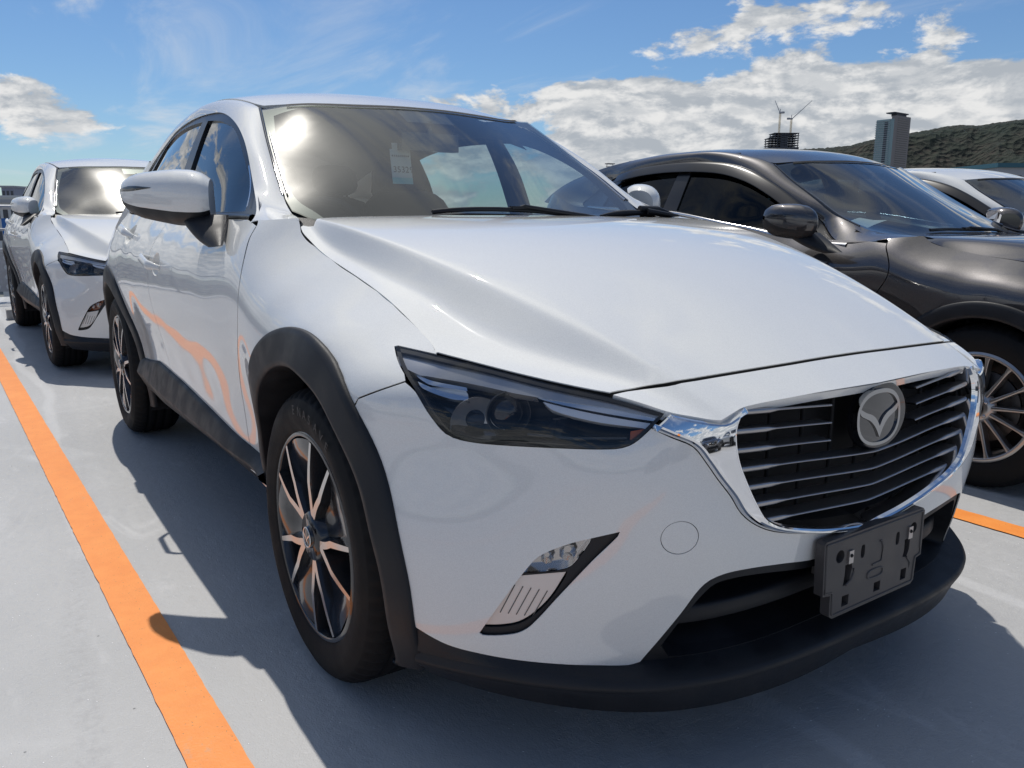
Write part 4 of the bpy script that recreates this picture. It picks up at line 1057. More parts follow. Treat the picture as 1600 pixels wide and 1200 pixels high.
    # --- sills and wheel-arch trim
    def skirt():
        secs=[]
        for x in np.linspace(-.40,-2.17,44):
            e=np.clip((-x-1.95)/.2,0,1);zt=.428+.0*e;up=np.interp(-x,[.4,.5,1.85,2.0,2.1,2.17],[0,0,.01,.03,.052,.055])
            zt=np.interp(-x,[.4,.8,1.3,1.75,2.0,2.17],[.385,.415,.455,.472,.440,.425]);up=0
            yt=Sf.f([x],[zt])[0];y9=yt+.010
            secs.append([(x,-(yt-.006),zt),(x,-(yt+.004),zt+.001),(x,-(yt+.012),zt-.010),(x,-(y9+.020),.368),(x,-(y9+.016),.356),(x,-(y9-.020),np.interp(-x,[.4,.8,2.1],[.320,.318,.285])),(x,-(yt-.05),.265),(x,-(yt-.20),.25)])
        return sweep(secs).out('side_skirt','black_plastic',root)
    if c.get('visor'):
        def visor():
            l=spline(np.array(c['visor']),False,.02);secs=[]
            for u,z in l: secs.append([GSf.pos([u],[z+dz],do)[0] for dz,do in ((.004,-.004),(.003,.006),(-.015,.014),(-.058,.019),(-.060,.016))])
            return sweep(secs).out('window_visor','window_visor',root)
        both(visor)
    both(skirt)
    def archt(cx,a0,a1):
        secs=[]
        aa=np.linspace(a0,a1,90)
        for a in aa:
            ar_=math.radians(a)
            RC=float(RCf(a))
            def pt_(r,o):
                x=cx+r*math.cos(ar_);z=cz+r*math.sin(ar_)
                if z<.20: z=.20
                u=float(u_of(Sf,np.array([x]),z)[0]);return Sf.pos([u],[z],o)[0]
            i0=pt_(R1,.004);secs.append([i0+[0,.11,0],i0,pt_(R1+.004,.010),pt_(R1+.016,.014),pt_(RC-.016,.011),pt_(RC-.005,.008),pt_(RC,.003),pt_(RC+.0005,-.006)])
        return sweep(secs).out('wheel_arch_trim','black_plastic',root)
    both(archt,0,-24,200);both(archt,WB,-20,205)
    def liner(cx):
        g=G();secs=[]
        for a in np.linspace(-35,215,40):
            ar_=math.radians(a);x=cx+(R1+.008)*math.cos(ar_);z=max(.17,cz+(R1+.008)*math.sin(ar_));secs.append([(x,-.80,z),(x,-.62,z),(x,-.50,z)])
        sweep(secs,g);V=[(s_[2][0],-.5,s_[2][2]) for s_ in secs];g.add(V+[(cx,-.5,.17)],[(i,i+1,len(V)) for i in range(len(V)-1)])
        # inner ribs and clips, suspension strut
        for a in (40,75,110,140,165):
            ar_=math.radians(a);p=np.array([cx+(R1-.01)*math.cos(ar_),0,cz+(R1-.01)*math.sin(ar_)]);g.tube([p+[0,-.76,0],p+[0,-.55,0]],.008,6)
        g.tube([(cx-.03,-.62,.30),(cx-.05,-.56,.70)],.03,12)
        return g.out('wheel_liner','gap_black',root)
    both(liner,0);both(liner,WB)
    # --- roof, gutter, windscreen
    gv=spl(EP,4)[8*4:];gy=[(p[0],-p[1]-.012) for p in gv]
    hd=c.get('header',[(-1.088,0),(-1.10,.25),(-1.14,.42),(-1.198,.530)]);half=np.concatenate([hd,gy[1:],c.get('roofend',[(-3.02,.50),(-3.08,.30),(-3.10,0)])])
    half=spline(half,False,.02,40);panel(Rf,[np.concatenate([half,(half*[1,-1])[1:-1][::-1]])],0,.04,.01,raw=True).out('roof',pt,root)
    def gutter():
        l=[(-1.12,.562),(-1.19,.553)]+[(a,b+.004) for a,b in gy]
        P=[np.array(q) for q in gv];secs=[]
        for p in P:
            q=p+[0,.016,0];zt=Rf.f(q[0],-q[1])[0];secs.append([p+[0,-.001,-.010],p+[0,.003,-.006],(p+q)/2+[0,0,-.006],[q[0],q[1]-.003,min(zt,p[2])-.004],[q[0],q[1],zt-.010]])
        return sweep(secs).out('roof_moulding','black_plastic',root)
    both(gutter)
    fr=A('frit');we=A('wsedge')
    base=c.get('wbase',[(-.60,.655),(-.52,.58),(-.475,.42),(-.45,.22),(-.437,0)]);hw=np.array(hd)+[.006,0]
    half=np.concatenate([hw[:3],we+[0,-.004],base]);half=spline(half,False,.02,40)
    wl_=np.concatenate([half,(half*[1,-1])[1:-1][::-1]])
    bs=np.array(base[::-1]);inner=spline(np.concatenate([hw[:3]+[.022,-.0],[hw[3]+[.08,-.03]],fr,np.array(base[1:])+[-.03,-.02*0]]),False,.02,60)
    ws=panel(Wf,[wl_],-.003,.04,0,raw=True).out('windshield',c['wglass'],root)
    panel(Wf,[wl_,np.concatenate([inner,(inner*[1,-1])[1:-1][::-1]])],-.007,.03,0,raw=True).out('frit_band','frit',ws)
    if c.get('sticker'):
        c['sticker'](ws,Wf)
    def wtrim():
        l=np.array(list(we[::-1])+[(-1.20,.548)]);g=ribbon(Wf,l+[0,.001],.010,.002);g.out('windshield_moulding','satin_chrome',root);return bpy.context.scene.collection.objects[-1]
    def wtrim():
        l=spline(we,False,.02);secs=[]
        for x,y in l: secs.append([Wf.pos([x],[y+dy],o)[0] for dy,o in ((-.006,-.002),(-.005,.003),(.002,.005),(.006,.0),(.0065,-.01))])
        return sweep(secs).out('windshield_moulding','gloss_black',root)
    both(wtrim)
    def wchr():
        l=spline(we[1:],False,.02);secs=[]
        for x,y in l: secs.append([Wf.pos([x],[y+dy],o)[0] for dy,o in ((-.0165,.0),(-.0155,.0045),(-.0115,.0050),(-.0105,.0))])
        return sweep(secs).out('windshield_trim','satin_chrome',root)
    if c.get('pchrome',True): both(wchr)
    g=G();v=spline(np.concatenate([np.array(hd)[:3]+[.016,0.0],[np.array(hd[2])+[-.004,.050]]]),False,.02);v=np.concatenate([(v*[1,-1])[::-1][:-1],v]);ribbon(Wf,v,.012,.001,g);g.out('header_seal','gap_black',root)
    # cowl under the rear edge of the hood
    sec=[]
    for y in np.linspace(-.70,.70,40):
        t=(y/.7)**2;sec.append([(a_,y,Hf.f([-.40],[.3])[0]-.045 if k_==0 else (Wf.f([a_],[abs(y)*.9])[0]-.012)) for k_,a_ in enumerate((-.36+c.get('hrear',0.),c.get('cowx',-.44)+.01-.06*t,c.get('cowx',-.44)-.01-.10*t,c.get('cowx',-.44)-.03-.11*t))])
    sweep(sec).out('cowl','black_plastic',root)
    # --- wipers
    wofs=np.array([c.get('wpx',0),0,c.get('wpz',1.046)-1.046])
    def wiper(y0,y1,x0,x1,zb):
        g=G();P=[]
        for t in np.linspace(0,1,20):
            y=y0+(y1-y0)*t;x=x0+(x1-x0)*t;z=Wf.f(x,y)[0]+.012;P.append((x,y,max(Wf.f(x+c.get('wpx',0),y)[0]+.012,c.get('wpz',1.046))-wofs[2]))
        P=np.array(P);secs=[[p+[0,0,-.008],p+[.006,0,-.004],p+[.003,0,.005],p+[-.005,0,.006],p+[-.008,0,.0]] for p in P];sweep(secs,g,closed=True,cap=True)
        m=P[11];g.tube([m+[0,0,.004],m+[.01,.02 if y1>y0 else -.02,.010],np.array([-.46,y1*.55+y0*.45+.28,1.045]),np.array([-.46,y1*.5+y0*.5+.36,1.035])],[.004,.006,.008,.010],8)
        g.box(m+[.002,0,.006],(.02,.05,.009))
        g.V=[tuple(np.array(v_)+wofs) for v_ in g.V]
        g.out('wiper','black_plastic',root)
    wiper(-.27,.24,-.487,-.466,1.05);wiper(.37,.62,-.50,-.56,1.05) if False else None
    if not zw:
     g=G();P=np.array([(-.52,.40+.30*t,1.046+.012*math.sin(t*2.5)) for t in np.linspace(0,1,10)]);g.tube(P,[.004,.008,.011,.012,.011,.010,.009,.009,.008,.005],8);g.tube([(-.50,.60,1.062),(-.47,.72,1.045)],[.012,.008],8);g.tube([(-.52,.58,1.07),(-.515,.66,1.066),(-.50,.73,1.05)],[.013,.016,.006],8);g.V=[tuple(np.array(v_)+wofs) for v_ in g.V];g.out('wiper','black_plastic',root)
    # --- door mirror
    def mirror():
        mo_=np.array(c.get('mir',(0,0,0)));ST=[(0.0,(-.655,.872,1.088),.058,.060),(.05,(-.668,.882,1.089),.072,.074),(.2,(-.70,.905,1.092),.080,.082),(.4,(-.745,.938,1.094),.080,.080),(.6,(-.80,.972,1.097),.073,.070),(.8,(-.865,1.007,1.100),.064,.058),(.92,(-.917,1.029,1.103),.047,.044),(.975,(-.938,1.038,1.107),.029,.026),(1.,(-.948,1.042,1.110),.008,.008)]
        ax=np.array([-.86,-.50,.0]);ax/=np.linalg.norm(ax);fwd=np.array([.50,-.86,0])
        fwd=np.array([.92,-.38,0]);fwd/=np.linalg.norm(fwd)
        cap,low=[],[]
        ts=np.linspace(0,1,26);tk=[s_[0] for s_ in ST]
        for t in ts:
            cc=np.array([np.interp(t,tk,[s_[1][k] for s_ in ST]) for k in range(3)]);cc=cc+np.array([-.145*(1-t)-.10*t,-.052*(1-t)-.017*t,0])*c.get('mirk',1.);ml_=c.get('mirlen',1.);b0_=np.array([-.80,.842,1.088]);cc=b0_+(cc-b0_)*[ml_,ml_,1.] if ml_!=1 else cc;cc[1]*=-1;cc=cc+mo_;hh=np.interp(t,tk,[s_[2] for s_ in ST]);dp=np.interp(t,tk,[s_[3] for s_ in ST])
            if 0<t<.96:
                hh=np.mean([np.interp(t+e,tk,[s_[2] for s_ in ST]) for e in (-.04,0,.04)])
            hh=hh*c.get('mirh',1.)*(1+c.get('mirbox',0.)*min(t,.85));dp=dp*(1+c.get('mirbox',0.)*min(t,.85))*1.18*c.get('mird',1.)
            def sec(a0,a1,n,low_=False):
                o=[]
                for a in np.linspace(a0,a1,n):
                    ca,sa=math.cos(a),math.sin(a);x=np.sign(ca)*abs(ca)**.85;z=np.sign(sa)*abs(sa)**.85*1.
                    o.append(cc+fwd*(dp*x if ca>0 else dp*.75*x)+np.array([0,0,hh*z]))
                return o
            cut=-.46
            cap.append(sec(cut,math.pi*.72,18));low.append([q_-np.array([0,0,.0]) for q_ in sec(-math.pi*.85,cut,12,True)])
        mh=G();sweep(cap,mh,0);mh.add(cap[0]+low[0],[tuple(range(30))]);mo=mh.out('side_mirror',pt,root)
        g=G();sweep([[p+(p-np.mean(r_,0))*-.02 for p in r_] for r_ in low],g);
        # neck down to the door
        nk=[]
        tA,tB=np.array([-.885,-.895,1.050]),np.array([-.74,-.80,1.045]);bA,bB=np.array([-.655,-.872,.958]),np.array([-.575,-.862,.966]);tA,tB,bA,bB=tA+mo_,tB+mo_,bA+mo_,bB+mo_
        for t in np.linspace(0,1,10):
            e=t**.8;a_,b_=tA*(1-e)+bA*e,tB*(1-e)+bB*e;a_=a_+np.array([0.0,0,-.012*math.sin(t*math.pi)]);mid=(a_+b_)/2;hx=(b_-a_)/2;dp=.030*(1-t)+.016
            nk.append([mid+hx*math.cos(q)+np.array([.5,-.86,0])*dp*math.sin(q) for q in np.linspace(0,2*math.pi,20,endpoint=False)])
        sweep(nk,g,closed=True,cap=True)
        g.out('mirror_base','black_plastic',mo)
        # dark slit of the repeater
        sl=[]
        for t in np.linspace(.62,.995,14):
            i=t*25;i0=int(min(24,i));fr_=i-i0;row=[np.array(cap[i0][k])*(1-fr_)+np.array(cap[i0+1][k])*fr_ for k in (3,4,5,6)];w=np.clip((t-.60)/.25,0,1)
            c0=(row[1]+row[2])/2;up=(row[2]-row[1]);h=.5*w
            sl.append([c0-up*h*1.7+fwd*.0012,c0-up*h*.8+fwd*.0025,c0+up*h*.8+fwd*.0025,c0+up*h*1.4+fwd*.0016])
        sweep(sl).out('turn_signal','lamp_dark',mo)
        gm=G();gm.add([r_[-1] for r_ in cap]+[r_[0] for r_ in low][::-1],[tuple(range(52))]);gm.out('mirror_glass','mirror_glass',mo)
        return mo
    mm=mirror();mirror_obj(mm)
    # --- cabin
    cab=c.get('cab',0.)
    g=G();sec=[]
    for x in np.linspace(-1.15+cab,-2.95,24):
        sec.append([(x,y,Rf.f([x],[abs(y)])[0]-.035-(.05*max(0,abs(y)-.42)/.1)) for y in np.linspace(-.53,.53,15)])
    sweep(sec).out('headliner','headliner',root)
    def trim():
        oo=spline(np.array([(-.66,1.06),(-.69,1.10),(-.85,1.205),(-1.0,1.295),(-1.17,1.39),(-1.5,1.44),(-2.0,1.43),(-2.4,1.40),(-2.7,1.33),(-2.9,1.2),(-2.9,.96),(-1.8,.96),(-.6,.98)]),True,.03,40)
        oo=spline(np.array(c['trimo']),True,.03,40) if 'trimo' in c else oo
        g=G();ins=spline(np.array([(-.715,1.03),(-.790,1.128),(-.988,1.2565),(-1.2927,1.3600),(-1.6,1.385),(-1.96,1.383),(-2.30,1.335),(-2.60,1.22),(-2.62,1.07),(-1.8,1.02)]),True,.03,40)
        ins=spline(np.array(c['trimi']),True,.03,40) if 'trimi' in c else ins
        panel(GSf,[inset(oo,.0),ins],-.045,.05,0,raw=True,g=g)
        for x0,x1 in ((-1.50,-1.58),(-2.33,-2.41)):
            secs=[[GSf.pos([x0],[z],o)[0] for o in (-.02,-.05)]+[GSf.pos([x1],[z],o)[0] for o in (-.05,-.02)] for z in np.linspace(1.02,1.39,8)];sweep(secs,g,closed=True)
        return g.out('cabin_trim','cabin_trim',root)
    both(trim)
    g=G();g.box((-1.6,0,.30),(2.9,1.5,.04));g.box((-.55,0,.62),(.05,1.40,.50));g.out('cabin_floor','cabin_trim',root)
    g=G();sec=[]
    for y in np.linspace(-.66,.66,30):
        hd=.028*math.exp(-((y+.36)/.17)**2);dz_=c.get('dashz',0.);dx_=c.get('dashx',0.);sec.append([(-.56+dx_,y,1.00+dz_),(-.70+dx_,y,1.005+hd*.2+dz_),(-.90+dx_,y,1.00+hd+dz_),(-1.02+dx_,y,.985+hd+dz_),(-1.07+dx_,y,.93+dz_),(-1.05+dx_,y,.70),(-1.0+dx_,y,.5)])
    sweep(sec,g);g.out('dashboard','cabin_trim',root)
    g=G();C0=np.array([-1.20,-.36,.93]);u_,v_,a_=frame((-.92,0,.40));g.tube([C0+.182*(u_*math.cos(t)+v_*math.sin(t)) for t in np.linspace(0,2*math.pi,41)],.014,8,cap=False)
    for t in (0.1,math.pi-.1,-math.pi/2): g.tube([C0,C0+.18*(u_*math.cos(t)+v_*math.sin(t))],.014,6)
    revolve(g,[(.06,-.02),(.058,.01),(.001,.02)],C0,a_,20);g.out('steering_wheel','seat_cloth',root)
    def seat(x,y,w=.50,bench=False):
        g=G()
        def rb(c_,sz,R=np.eye(3),p=4.):
            V=[];n=20;m=12
            for i in range(m+1):
                ph=math.pi*(i/m-.5)
                for k in range(n):
                    th=2*math.pi*k/n;f=lambda q,e:np.sign(q)*abs(q)**e
                    v=np.array([f(math.cos(ph),2/p)*f(math.cos(th),2/p)*sz[0]/2,f(math.cos(ph),2/p)*f(math.sin(th),2/p)*sz[1]/2,f(math.sin(ph),2/p)*sz[2]/2]);V.append(R@v+np.array(c_))
            g.add(V,[(i*n+k,i*n+(k+1)%n,(i+1)*n+(k+1)%n,(i+1)*n+k) for i in range(m) for k in range(n)])
        a=math.radians(-18);Ry=np.array([[math.cos(a),0,math.sin(a)],[0,1,0],[-math.sin(a),0,math.cos(a)]])
        rb((x,y,.55),(.52,w,.20));rb((x-.30,y,.86),(.14,w*.94,.62),Ry)
        for yy in ((y,) if not bench else (y-.35,y,y+.35)):
            rb((x-.43,yy,1.235),(.09,.26,.17),Ry,3.);g.tube([(x-.40,yy-.06,1.10),(x-.425,yy-.06,1.18)],.008,6);g.tube([(x-.40,yy+.06,1.10),(x-.425,yy+.06,1.18)],.008,6)
        return g.out('seat','seat_cloth',root)
    seat(-1.55,-.36);seat(-1.55,.36);seat(-2.35,0,1.25,True)
    # mirror inside, camera housing
    def inW(x,y,o): return Wf.pos([x],[abs(y)],o)[0]*np.array([1,-1 if y>=0 else 1,1])
    hd_=c.get('header',[(-1.088,0)]);hx=hd_[0][0];nW=Wf.nrm(np.array([hx+.08]),np.array([0.]))[0];tW=np.array([nW[2],0,-nW[0]]);RW=np.stack([tW,[0,1,0],nW],1)
    g=G();g.box(Wf.pos([hx+.115],[0],-.075)[0],(.035,.23,.062),R=np.eye(3));g.tube([Wf.pos([hx+.115],[0],-.06)[0],Wf.pos([hx+.09],[0],-.01)[0]],.012,8)
    g.out('rear_view_mirror','gloss_black',root)
    g=G();g.box(Wf.pos([hx+.062],[0],-.030)[0],(.10,.19,.045),R=RW);g.out('sensor_housing','window_black',root)
    # underbody
    g=G();g.box((-1.28,0,.24),(3.5,1.30,.10));g.box((.32,0,.25),(.5,.9,.06));g.tube([(0,-.72,.30),(0,.72,.30)],.03,8);g.tube([(-2.57,-.72,.30),(-2.57,.72,.30)],.045,8);g.box((.30,0,.60),(.62,.9,.30));g.out('underbody','gap_black',root)
    # wheels
    for cx in (0,WB):
        for sd_ in (-1,1):
            make_wheel(root,cx,sd_*c.get('wy',.862),c.get('wr',.336),c['wheel'],r=c.get('wr',.336),rr=c.get('rr',.236),side=sd_,spin=c.get('spin',(0,0))[0 if cx==0 else 1])
    # tail lamps
    def tl():
        return panel(Sf,[[(-3.30,.98),(-3.50,.96),(-3.75,.95),(-3.75,.88),(-3.5,.86),(-3.32,.90)]],.012,.03,.02).out('tail_lamp','red_lamp',root)
    both(tl)

BK={"hl":[[0.3036,0.8023],[0.3098,0.8041],[0.4002,0.7954],[0.5605,0.7721],[0.7409,0.7464],[0.8328,0.7258],[0.8242,0.7149],[0.8082,0.6996],[0.7897,0.6817],[0.7738,0.6708],[0.7519,0.6646],[0.6814,0.6604],[0.5452,0.6551],[0.4901,0.6576],[0.4615,0.6665],[0.4358,0.6932],[0.4011,0.7358],[0.3663,0.763],[0.3255,0.7885]],"gap":[[-0.3242,1.0436],[-0.3438,1.0348],[-0.3371,1.0191],[-0.3139,0.9999],[-0.2634,0.9771],[-0.1193,0.9376],[0.0881,0.8952],[0.2319,0.8597],[0.3308,0.8274],[0.3778,0.8103],[0.4027,0.7956]],"seam":[[0.2907,0.7139],[0.3361,0.7346],[0.3756,0.7514]],"panelbot":[[0.6564,0.5434],[0.6951,0.517],[0.7343,0.4878],[0.763,0.4493],[0.7873,0.4186],[0.7877,0.4054],[0.7849,0.3838],[0.7821,0.3585],[0.7925,0.24],[0.8023,0.0932]],"chr_out":[[0.8083,0.7011],[0.8368,0.7229],[0.8784,0.7142],[0.9257,0.7071],[0.9418,0.7131],[0.9573,0.7211],[0.9704,0.7252]],"chr_out2":[[0.8082,0.6986],[0.8409,0.6857],[0.875,0.6698],[0.898,0.6411],[0.9183,0.6121],[0.9447,0.578],[0.9679,0.5431],[1.0031,0.5145],[1.0531,0.4913],[1.1391,0.4697],[1.2351,0.4557],[1.316,0.4463]],"chr_in":[[0.9676,0.7223],[0.9507,0.6911],[0.955,0.6459],[0.975,0.597],[0.9959,0.5581],[1.0173,0.5294],[1.0627,0.5053],[1.1494,0.4819],[1.2312,0.4675],[1.3032,0.4592]],"fog":[[0.7636,0.5221],[0.7193,0.5079],[0.6784,0.4934],[0.6423,0.4743],[0.6269,0.4613],[0.6011,0.4237],[0.5642,0.3623],[0.5353,0.3123],[0.5406,0.3083],[0.5712,0.311],[0.6006,0.3188],[0.622,0.3352],[0.6692,0.398],[0.7202,0.4648],[0.7599,0.5125]],"fog_sig":[[0.7163,0.5053],[0.6785,0.4904],[0.6434,0.472],[0.6238,0.4564],[0.6094,0.4369],[0.6791,0.451],[0.7019,0.4797]],"fog_ref":[[0.6032,0.4263],[0.6782,0.4384],[0.6536,0.3909],[0.6274,0.3579],[0.6009,0.3369],[0.5716,0.328],[0.5433,0.3244]],"tow":[[0.8595,0.5111]],"white":[[0.4302,0.2982],[0.4784,0.2775],[0.5339,0.2683],[0.5888,0.2637],[0.6701,0.2606],[0.7379,0.2574],[0.7853,0.2545],[0.8079,0.2602],[0.8342,0.2983],[0.8723,0.3569],[0.9098,0.4152],[0.9454,0.4306],[1.0002,0.4309],[1.0765,0.4215],[1.1734,0.4067]],"intk":[[0.8463,0.2702],[0.8451,0.2881],[0.8808,0.3452],[0.9268,0.4033],[0.9607,0.4131],[1.0305,0.4091],[1.1792,0.3858]],"sigw":[],"dlo_f":[[-0.5411,1.042],[-0.5918,1.0658],[-0.7361,1.1194],[-0.8783,1.2176],[-0.9898,1.2827],[-1.1264,1.3398],[-1.2899,1.3842],[-1.4551,1.4047]],"gl_f":[[-1.5403,1.3896],[-1.3717,1.3808],[-1.2398,1.3601],[-1.1084,1.3218],[-0.9759,1.258],[-0.8481,1.1783],[-0.7835,1.1296],[-0.6958,1.0433]],"gl_f_r":[[-1.5403,1.3896],[-1.4796,1.2949],[-1.4444,1.2026]],"gl_r":[[-1.7243,1.3944],[-1.9305,1.3901],[-2.1376,1.3744]],"hoodedge":[[0.3707,0.7259],[0.4089,0.6988],[0.4529,0.6709],[0.4957,0.6449],[0.5439,0.6146],[0.5895,0.5856],[0.6228,0.5624],[0.6468,0.5424]],"shut":[[0.646,0.5389],[0.6496,0.513],[0.6578,0.4835],[0.6732,0.4606],[0.6888,0.4377],[0.6951,0.4054],[0.6989,0.3696],[0.703,0.3249],[0.7072,0.2702],[0.7105,0.2122],[0.713,0.1469]],"crestline":[[-0.2748,0.6819],[-0.0738,0.6533],[0.1189,0.6121],[0.2694,0.5634],[0.428,0.5097],[0.6024,0.4352],[0.6863,0.3919]],"frit":[[-1.1079,0.528],[-0.9074,0.5871],[-0.7539,0.6191],[-0.6442,0.6221],[-0.5719,0.59]],"wsedge":[[-1.1735,0.5515],[-0.9939,0.5936],[-0.8246,0.6287],[-0.6712,0.6555]],"wsb":[[-0.6712,0.6555],[-0.63,0.6613],[-0.5971,0.6587],[-0.5735,0.6436],[-0.5623,0.6257]],"hl_drl":[[0.5981,0.7471],[0.6852,0.7395],[0.8215,0.7227],[0.813,0.7137],[0.7182,0.7253],[0.624,0.74]],"hl_drl2":[[0.6243,0.7381],[0.7184,0.7223],[0.8079,0.7105],[0.8027,0.6994],[0.7947,0.7021],[0.7137,0.7103],[0.6452,0.7247]],"hl_wing":[[0.3693,0.7742],[0.4155,0.7615],[0.4816,0.7516],[0.4849,0.7456],[0.4142,0.7554]],"hl_wing2":[[0.387,0.7622],[0.4403,0.7462],[0.4875,0.7376],[0.4893,0.7316],[0.459,0.7324],[0.4017,0.7508]],"hl_box":[[0.4142,0.7554],[0.4838,0.7456],[0.4893,0.7316],[0.4617,0.7346],[0.4432,0.7442]],"hl_bowl":[[0.5432,0.7345],[0.5781,0.7068],[0.502,0.7114],[0.5459,0.6882],[0.4519,0.7086]],"hl_pc":[[0.5448,0.7327],[0.4958,0.7003]],"hl_amber":[[0.7756,0.6963],[0.7987,0.7013],[0.7867,0.6827],[0.7747,0.6781]],"handle":[[-1.377,0.8996],[-1.221,0.8686],[-1.5076,0.8984]],"handle2":[[-2.1644,0.9618]],"dline":[[-0.4858,1.0307],[-0.4711,1.0194],[-0.4627,0.9871],[-0.4308,0.9273],[-0.4102,0.8728],[-0.4111,0.8165],[-0.4431,0.747],[-0.5045,0.6694],[-0.5758,0.5663],[-0.596,0.468],[-0.5947,0.3623]],"rline":[[-1.4515,0.912],[-1.4791,0.7162],[-1.6633,0.5477],[-1.6616,0.4583]],"emb":[[0.005,0.668],[-0.072,0.669],[0.083,0.671],[-0.001,0.726],[0.006,0.606],[-0.088,0.671],[0.089,0.672]],"brk":[[-0.179,0.448],[0.149,0.453],[0.168,0.442],[0.171,0.348],[0.152,0.348],[0.144,0.296],[0.13,0.292],[-0.123,0.289],[-0.137,0.3],[-0.138,0.339],[-0.162,0.344]],"brh":[[-0.118,0.411],[0.139,0.417],[-0.043,0.401],[0.077,0.403],[-0.087,0.373],[0.112,0.379],[-0.09,0.317],[0.111,0.324],[0.015,0.319],[-0.087,0.407],[0.114,0.412]],"slats":[[-0.37,0.722],[-0.387,0.687],[-0.38,0.654],[-0.364,0.619],[-0.347,0.586],[-0.323,0.55],[-0.275,0.514]]}
simple('eyelid_smoke',(.42,.425,.44),.2,metal=.6,coat=.6)
simple('card_paper',(.62,.66,.64),.8)
simple('sticker_teal',(.30,.62,.60),.7)
simple('smoked_badge',(.008,.008,.009),.05,coat=1.,croug=.01)
DLO=FR_D+[(-2.80,1.13),(-2.76,1.085),(-2.5,1.063),(-2.0,1.040),(-1.3,1.034),(-.70,1.034)]
GUT=[(-1.195,1.404),(-1.27,1.426),(-1.4,1.450),(-1.6,1.463),(-1.8,1.470),(-2.1,1.472),(-2.4,1.466),(-2.8,1.43),(-3.05,1.40)]
CP_D=[(-2.60,1.285),(-2.74,1.21),(-2.80,1.13),(-2.76,1.085)]
CP_E=[(-2.86,.55,1.316),(-3.05,.56,1.25),(-3.2,.57,1.17),(-3.25,.58,1.10)]
BK['dlo']=DLO;BK['gutter']=GUT
def decal(Wf,x0,Y0,w,h,name,m,parent,text=None,tm='ink',off=-.0065,ts=.02):
    'small flat sticker on the inside of the glass; x runs down the glass, y across'
    g=G();n=4;V=[]
    for i in range(n+1):
        for j in range(n+1): V.append(Wf.pos([x0+h*i/n],[Y0-w*j/n],off)[0])
    g.add(V,[(i*(n+1)+j,i*(n+1)+j+1,(i+1)*(n+1)+j+1,(i+1)*(n+1)+j) for i in range(n) for j in range(n)],np.tile(Wf.nrm(np.array([x0]),np.array([Y0]))[0],(len(V),1)))
    if text:
        cx=.25*w
        for ch in text:
            V,F=glyph(ch,ts);
            if V:
                P_=[Wf.pos([x0+h*.78-y*.84],[Y0-cx-x],off+.0008)[0] for x,y in V];g.add(P_,F,mi=1);cx+=max(x for x,y in V)+ts*.12
    return g.out(name,m,parent,mats=[m,tm])
def stick1(ws,Wf):
    decal(Wf,-1.095,.505,.052,.026,'inspection_sticker','sticker_mint',ws,'7',ts=.026)
car=empty('parked_car',(0,0,0))
tag(car,'white compact crossover nearest the camera, black wheel arches, empty plate bracket on its nose','car','white crossovers parked nose to tail')
build_car(car,dict(S=S,GS=GS,frd=FR_D,frw=FR_W,fre=FR_E,cp_d=CP_D,cp_e=CP_E,H=H,W=W,R=R,bk=BK,paint='pearl_white',arch=(.458,.388,.474),sglass='side_glass',wglass='windshield_glass',wheel='twin',sticker=stick1))

# ------------------------------------------------------------------ graphite crossover in the next bay: lower nose, rising belt line, coupe roof
KXK=np.array([-3.6,-1.75,-.95,-.62,-.46,-.3,0,.25,.45,1.2]);KVK=np.array([1.1,1.1,.70,.64,.74,.77,.83,.93,1.,1.])
def ZW(u,z):
    k=np.interp(np.asarray(u,float),KXK,KVK);z=np.asarray(z,float);return np.where(z>.75,.75+(z-.75)*k,z)
SIDE2=[(x,Y,float(ZW(x,z))) for x,Y,z in SIDE]
S2=SideS(SIDE2,1.5e-3)
GLS2=[(-.62,.80,.925),(-.80,.70,.955),(-.80,.80,.93),(-1.0,.66,1.087),(-1.19,.65,1.197),(-1.36,.64,1.272),(-1.56,.633,1.318),(-1.87,.63,1.336),(-2.15,.628,1.325),(-2.4,.62,1.29),(-2.68,.60,1.18),
 (-1.2,.79,.98),(-1.75,.79,1.06),(-2.4,.77,1.09),(-1.3,.73,1.12),(-1.8,.72,1.19),(-2.3,.71,1.19),(-1.8,.59,1.42),(-2.3,.585,1.40),(-2.8,.70,1.08)]
GS2=SideS(GLS2,3e-4)
W2=TopS([(-.60,.668,.975),(-.655,.655,.985),(-.705,.65,1.005),(-.825,.635,1.048),(-.97,.62,1.132),(-1.15,.59,1.228),(-1.286,.565,1.313),(-.55,0,.960),(-.70,0,1.055),(-.86,0,1.155),(-1.02,0,1.25),(-1.17,0,1.337),(-1.3,0,1.40),
 (-.56,.25,.960),(-.87,.25,1.15),(-1.18,.25,1.33),(-.59,.45,.962),(-.92,.45,1.138),(-1.22,.44,1.322)],5e-4)
R2=TopS([(-1.17,0,1.337),(-1.35,0,1.392),(-1.6,0,1.425),(-2.0,0,1.440),(-2.5,0,1.41),(-3.0,0,1.34),(-1.18,.25,1.33),(-1.22,.44,1.320),(-1.286,.555,1.311),(-1.35,.3,1.38),(-1.6,.3,1.415),(-2.0,.3,1.43),(-2.5,.3,1.398),(-3.0,.3,1.32),
 (-1.42,.55,1.356),(-1.62,.56,1.392),(-2.0,.565,1.402),(-2.3,.56,1.383),(-2.55,.55,1.357),(-2.75,.54,1.327),(-3.1,.5,1.25)],3e-4)
def hw_(xs,zs): return [float(ZW(x,z)) for x,z in zip(xs,zs)]
_hx=[-.46,-.30,-.1,.1,.3,.45,.58,.66,.70,.76,.81];_hz=[1.046,1.045,1.027,.992,.944,.895,.841,.800,.776,.756,.737]
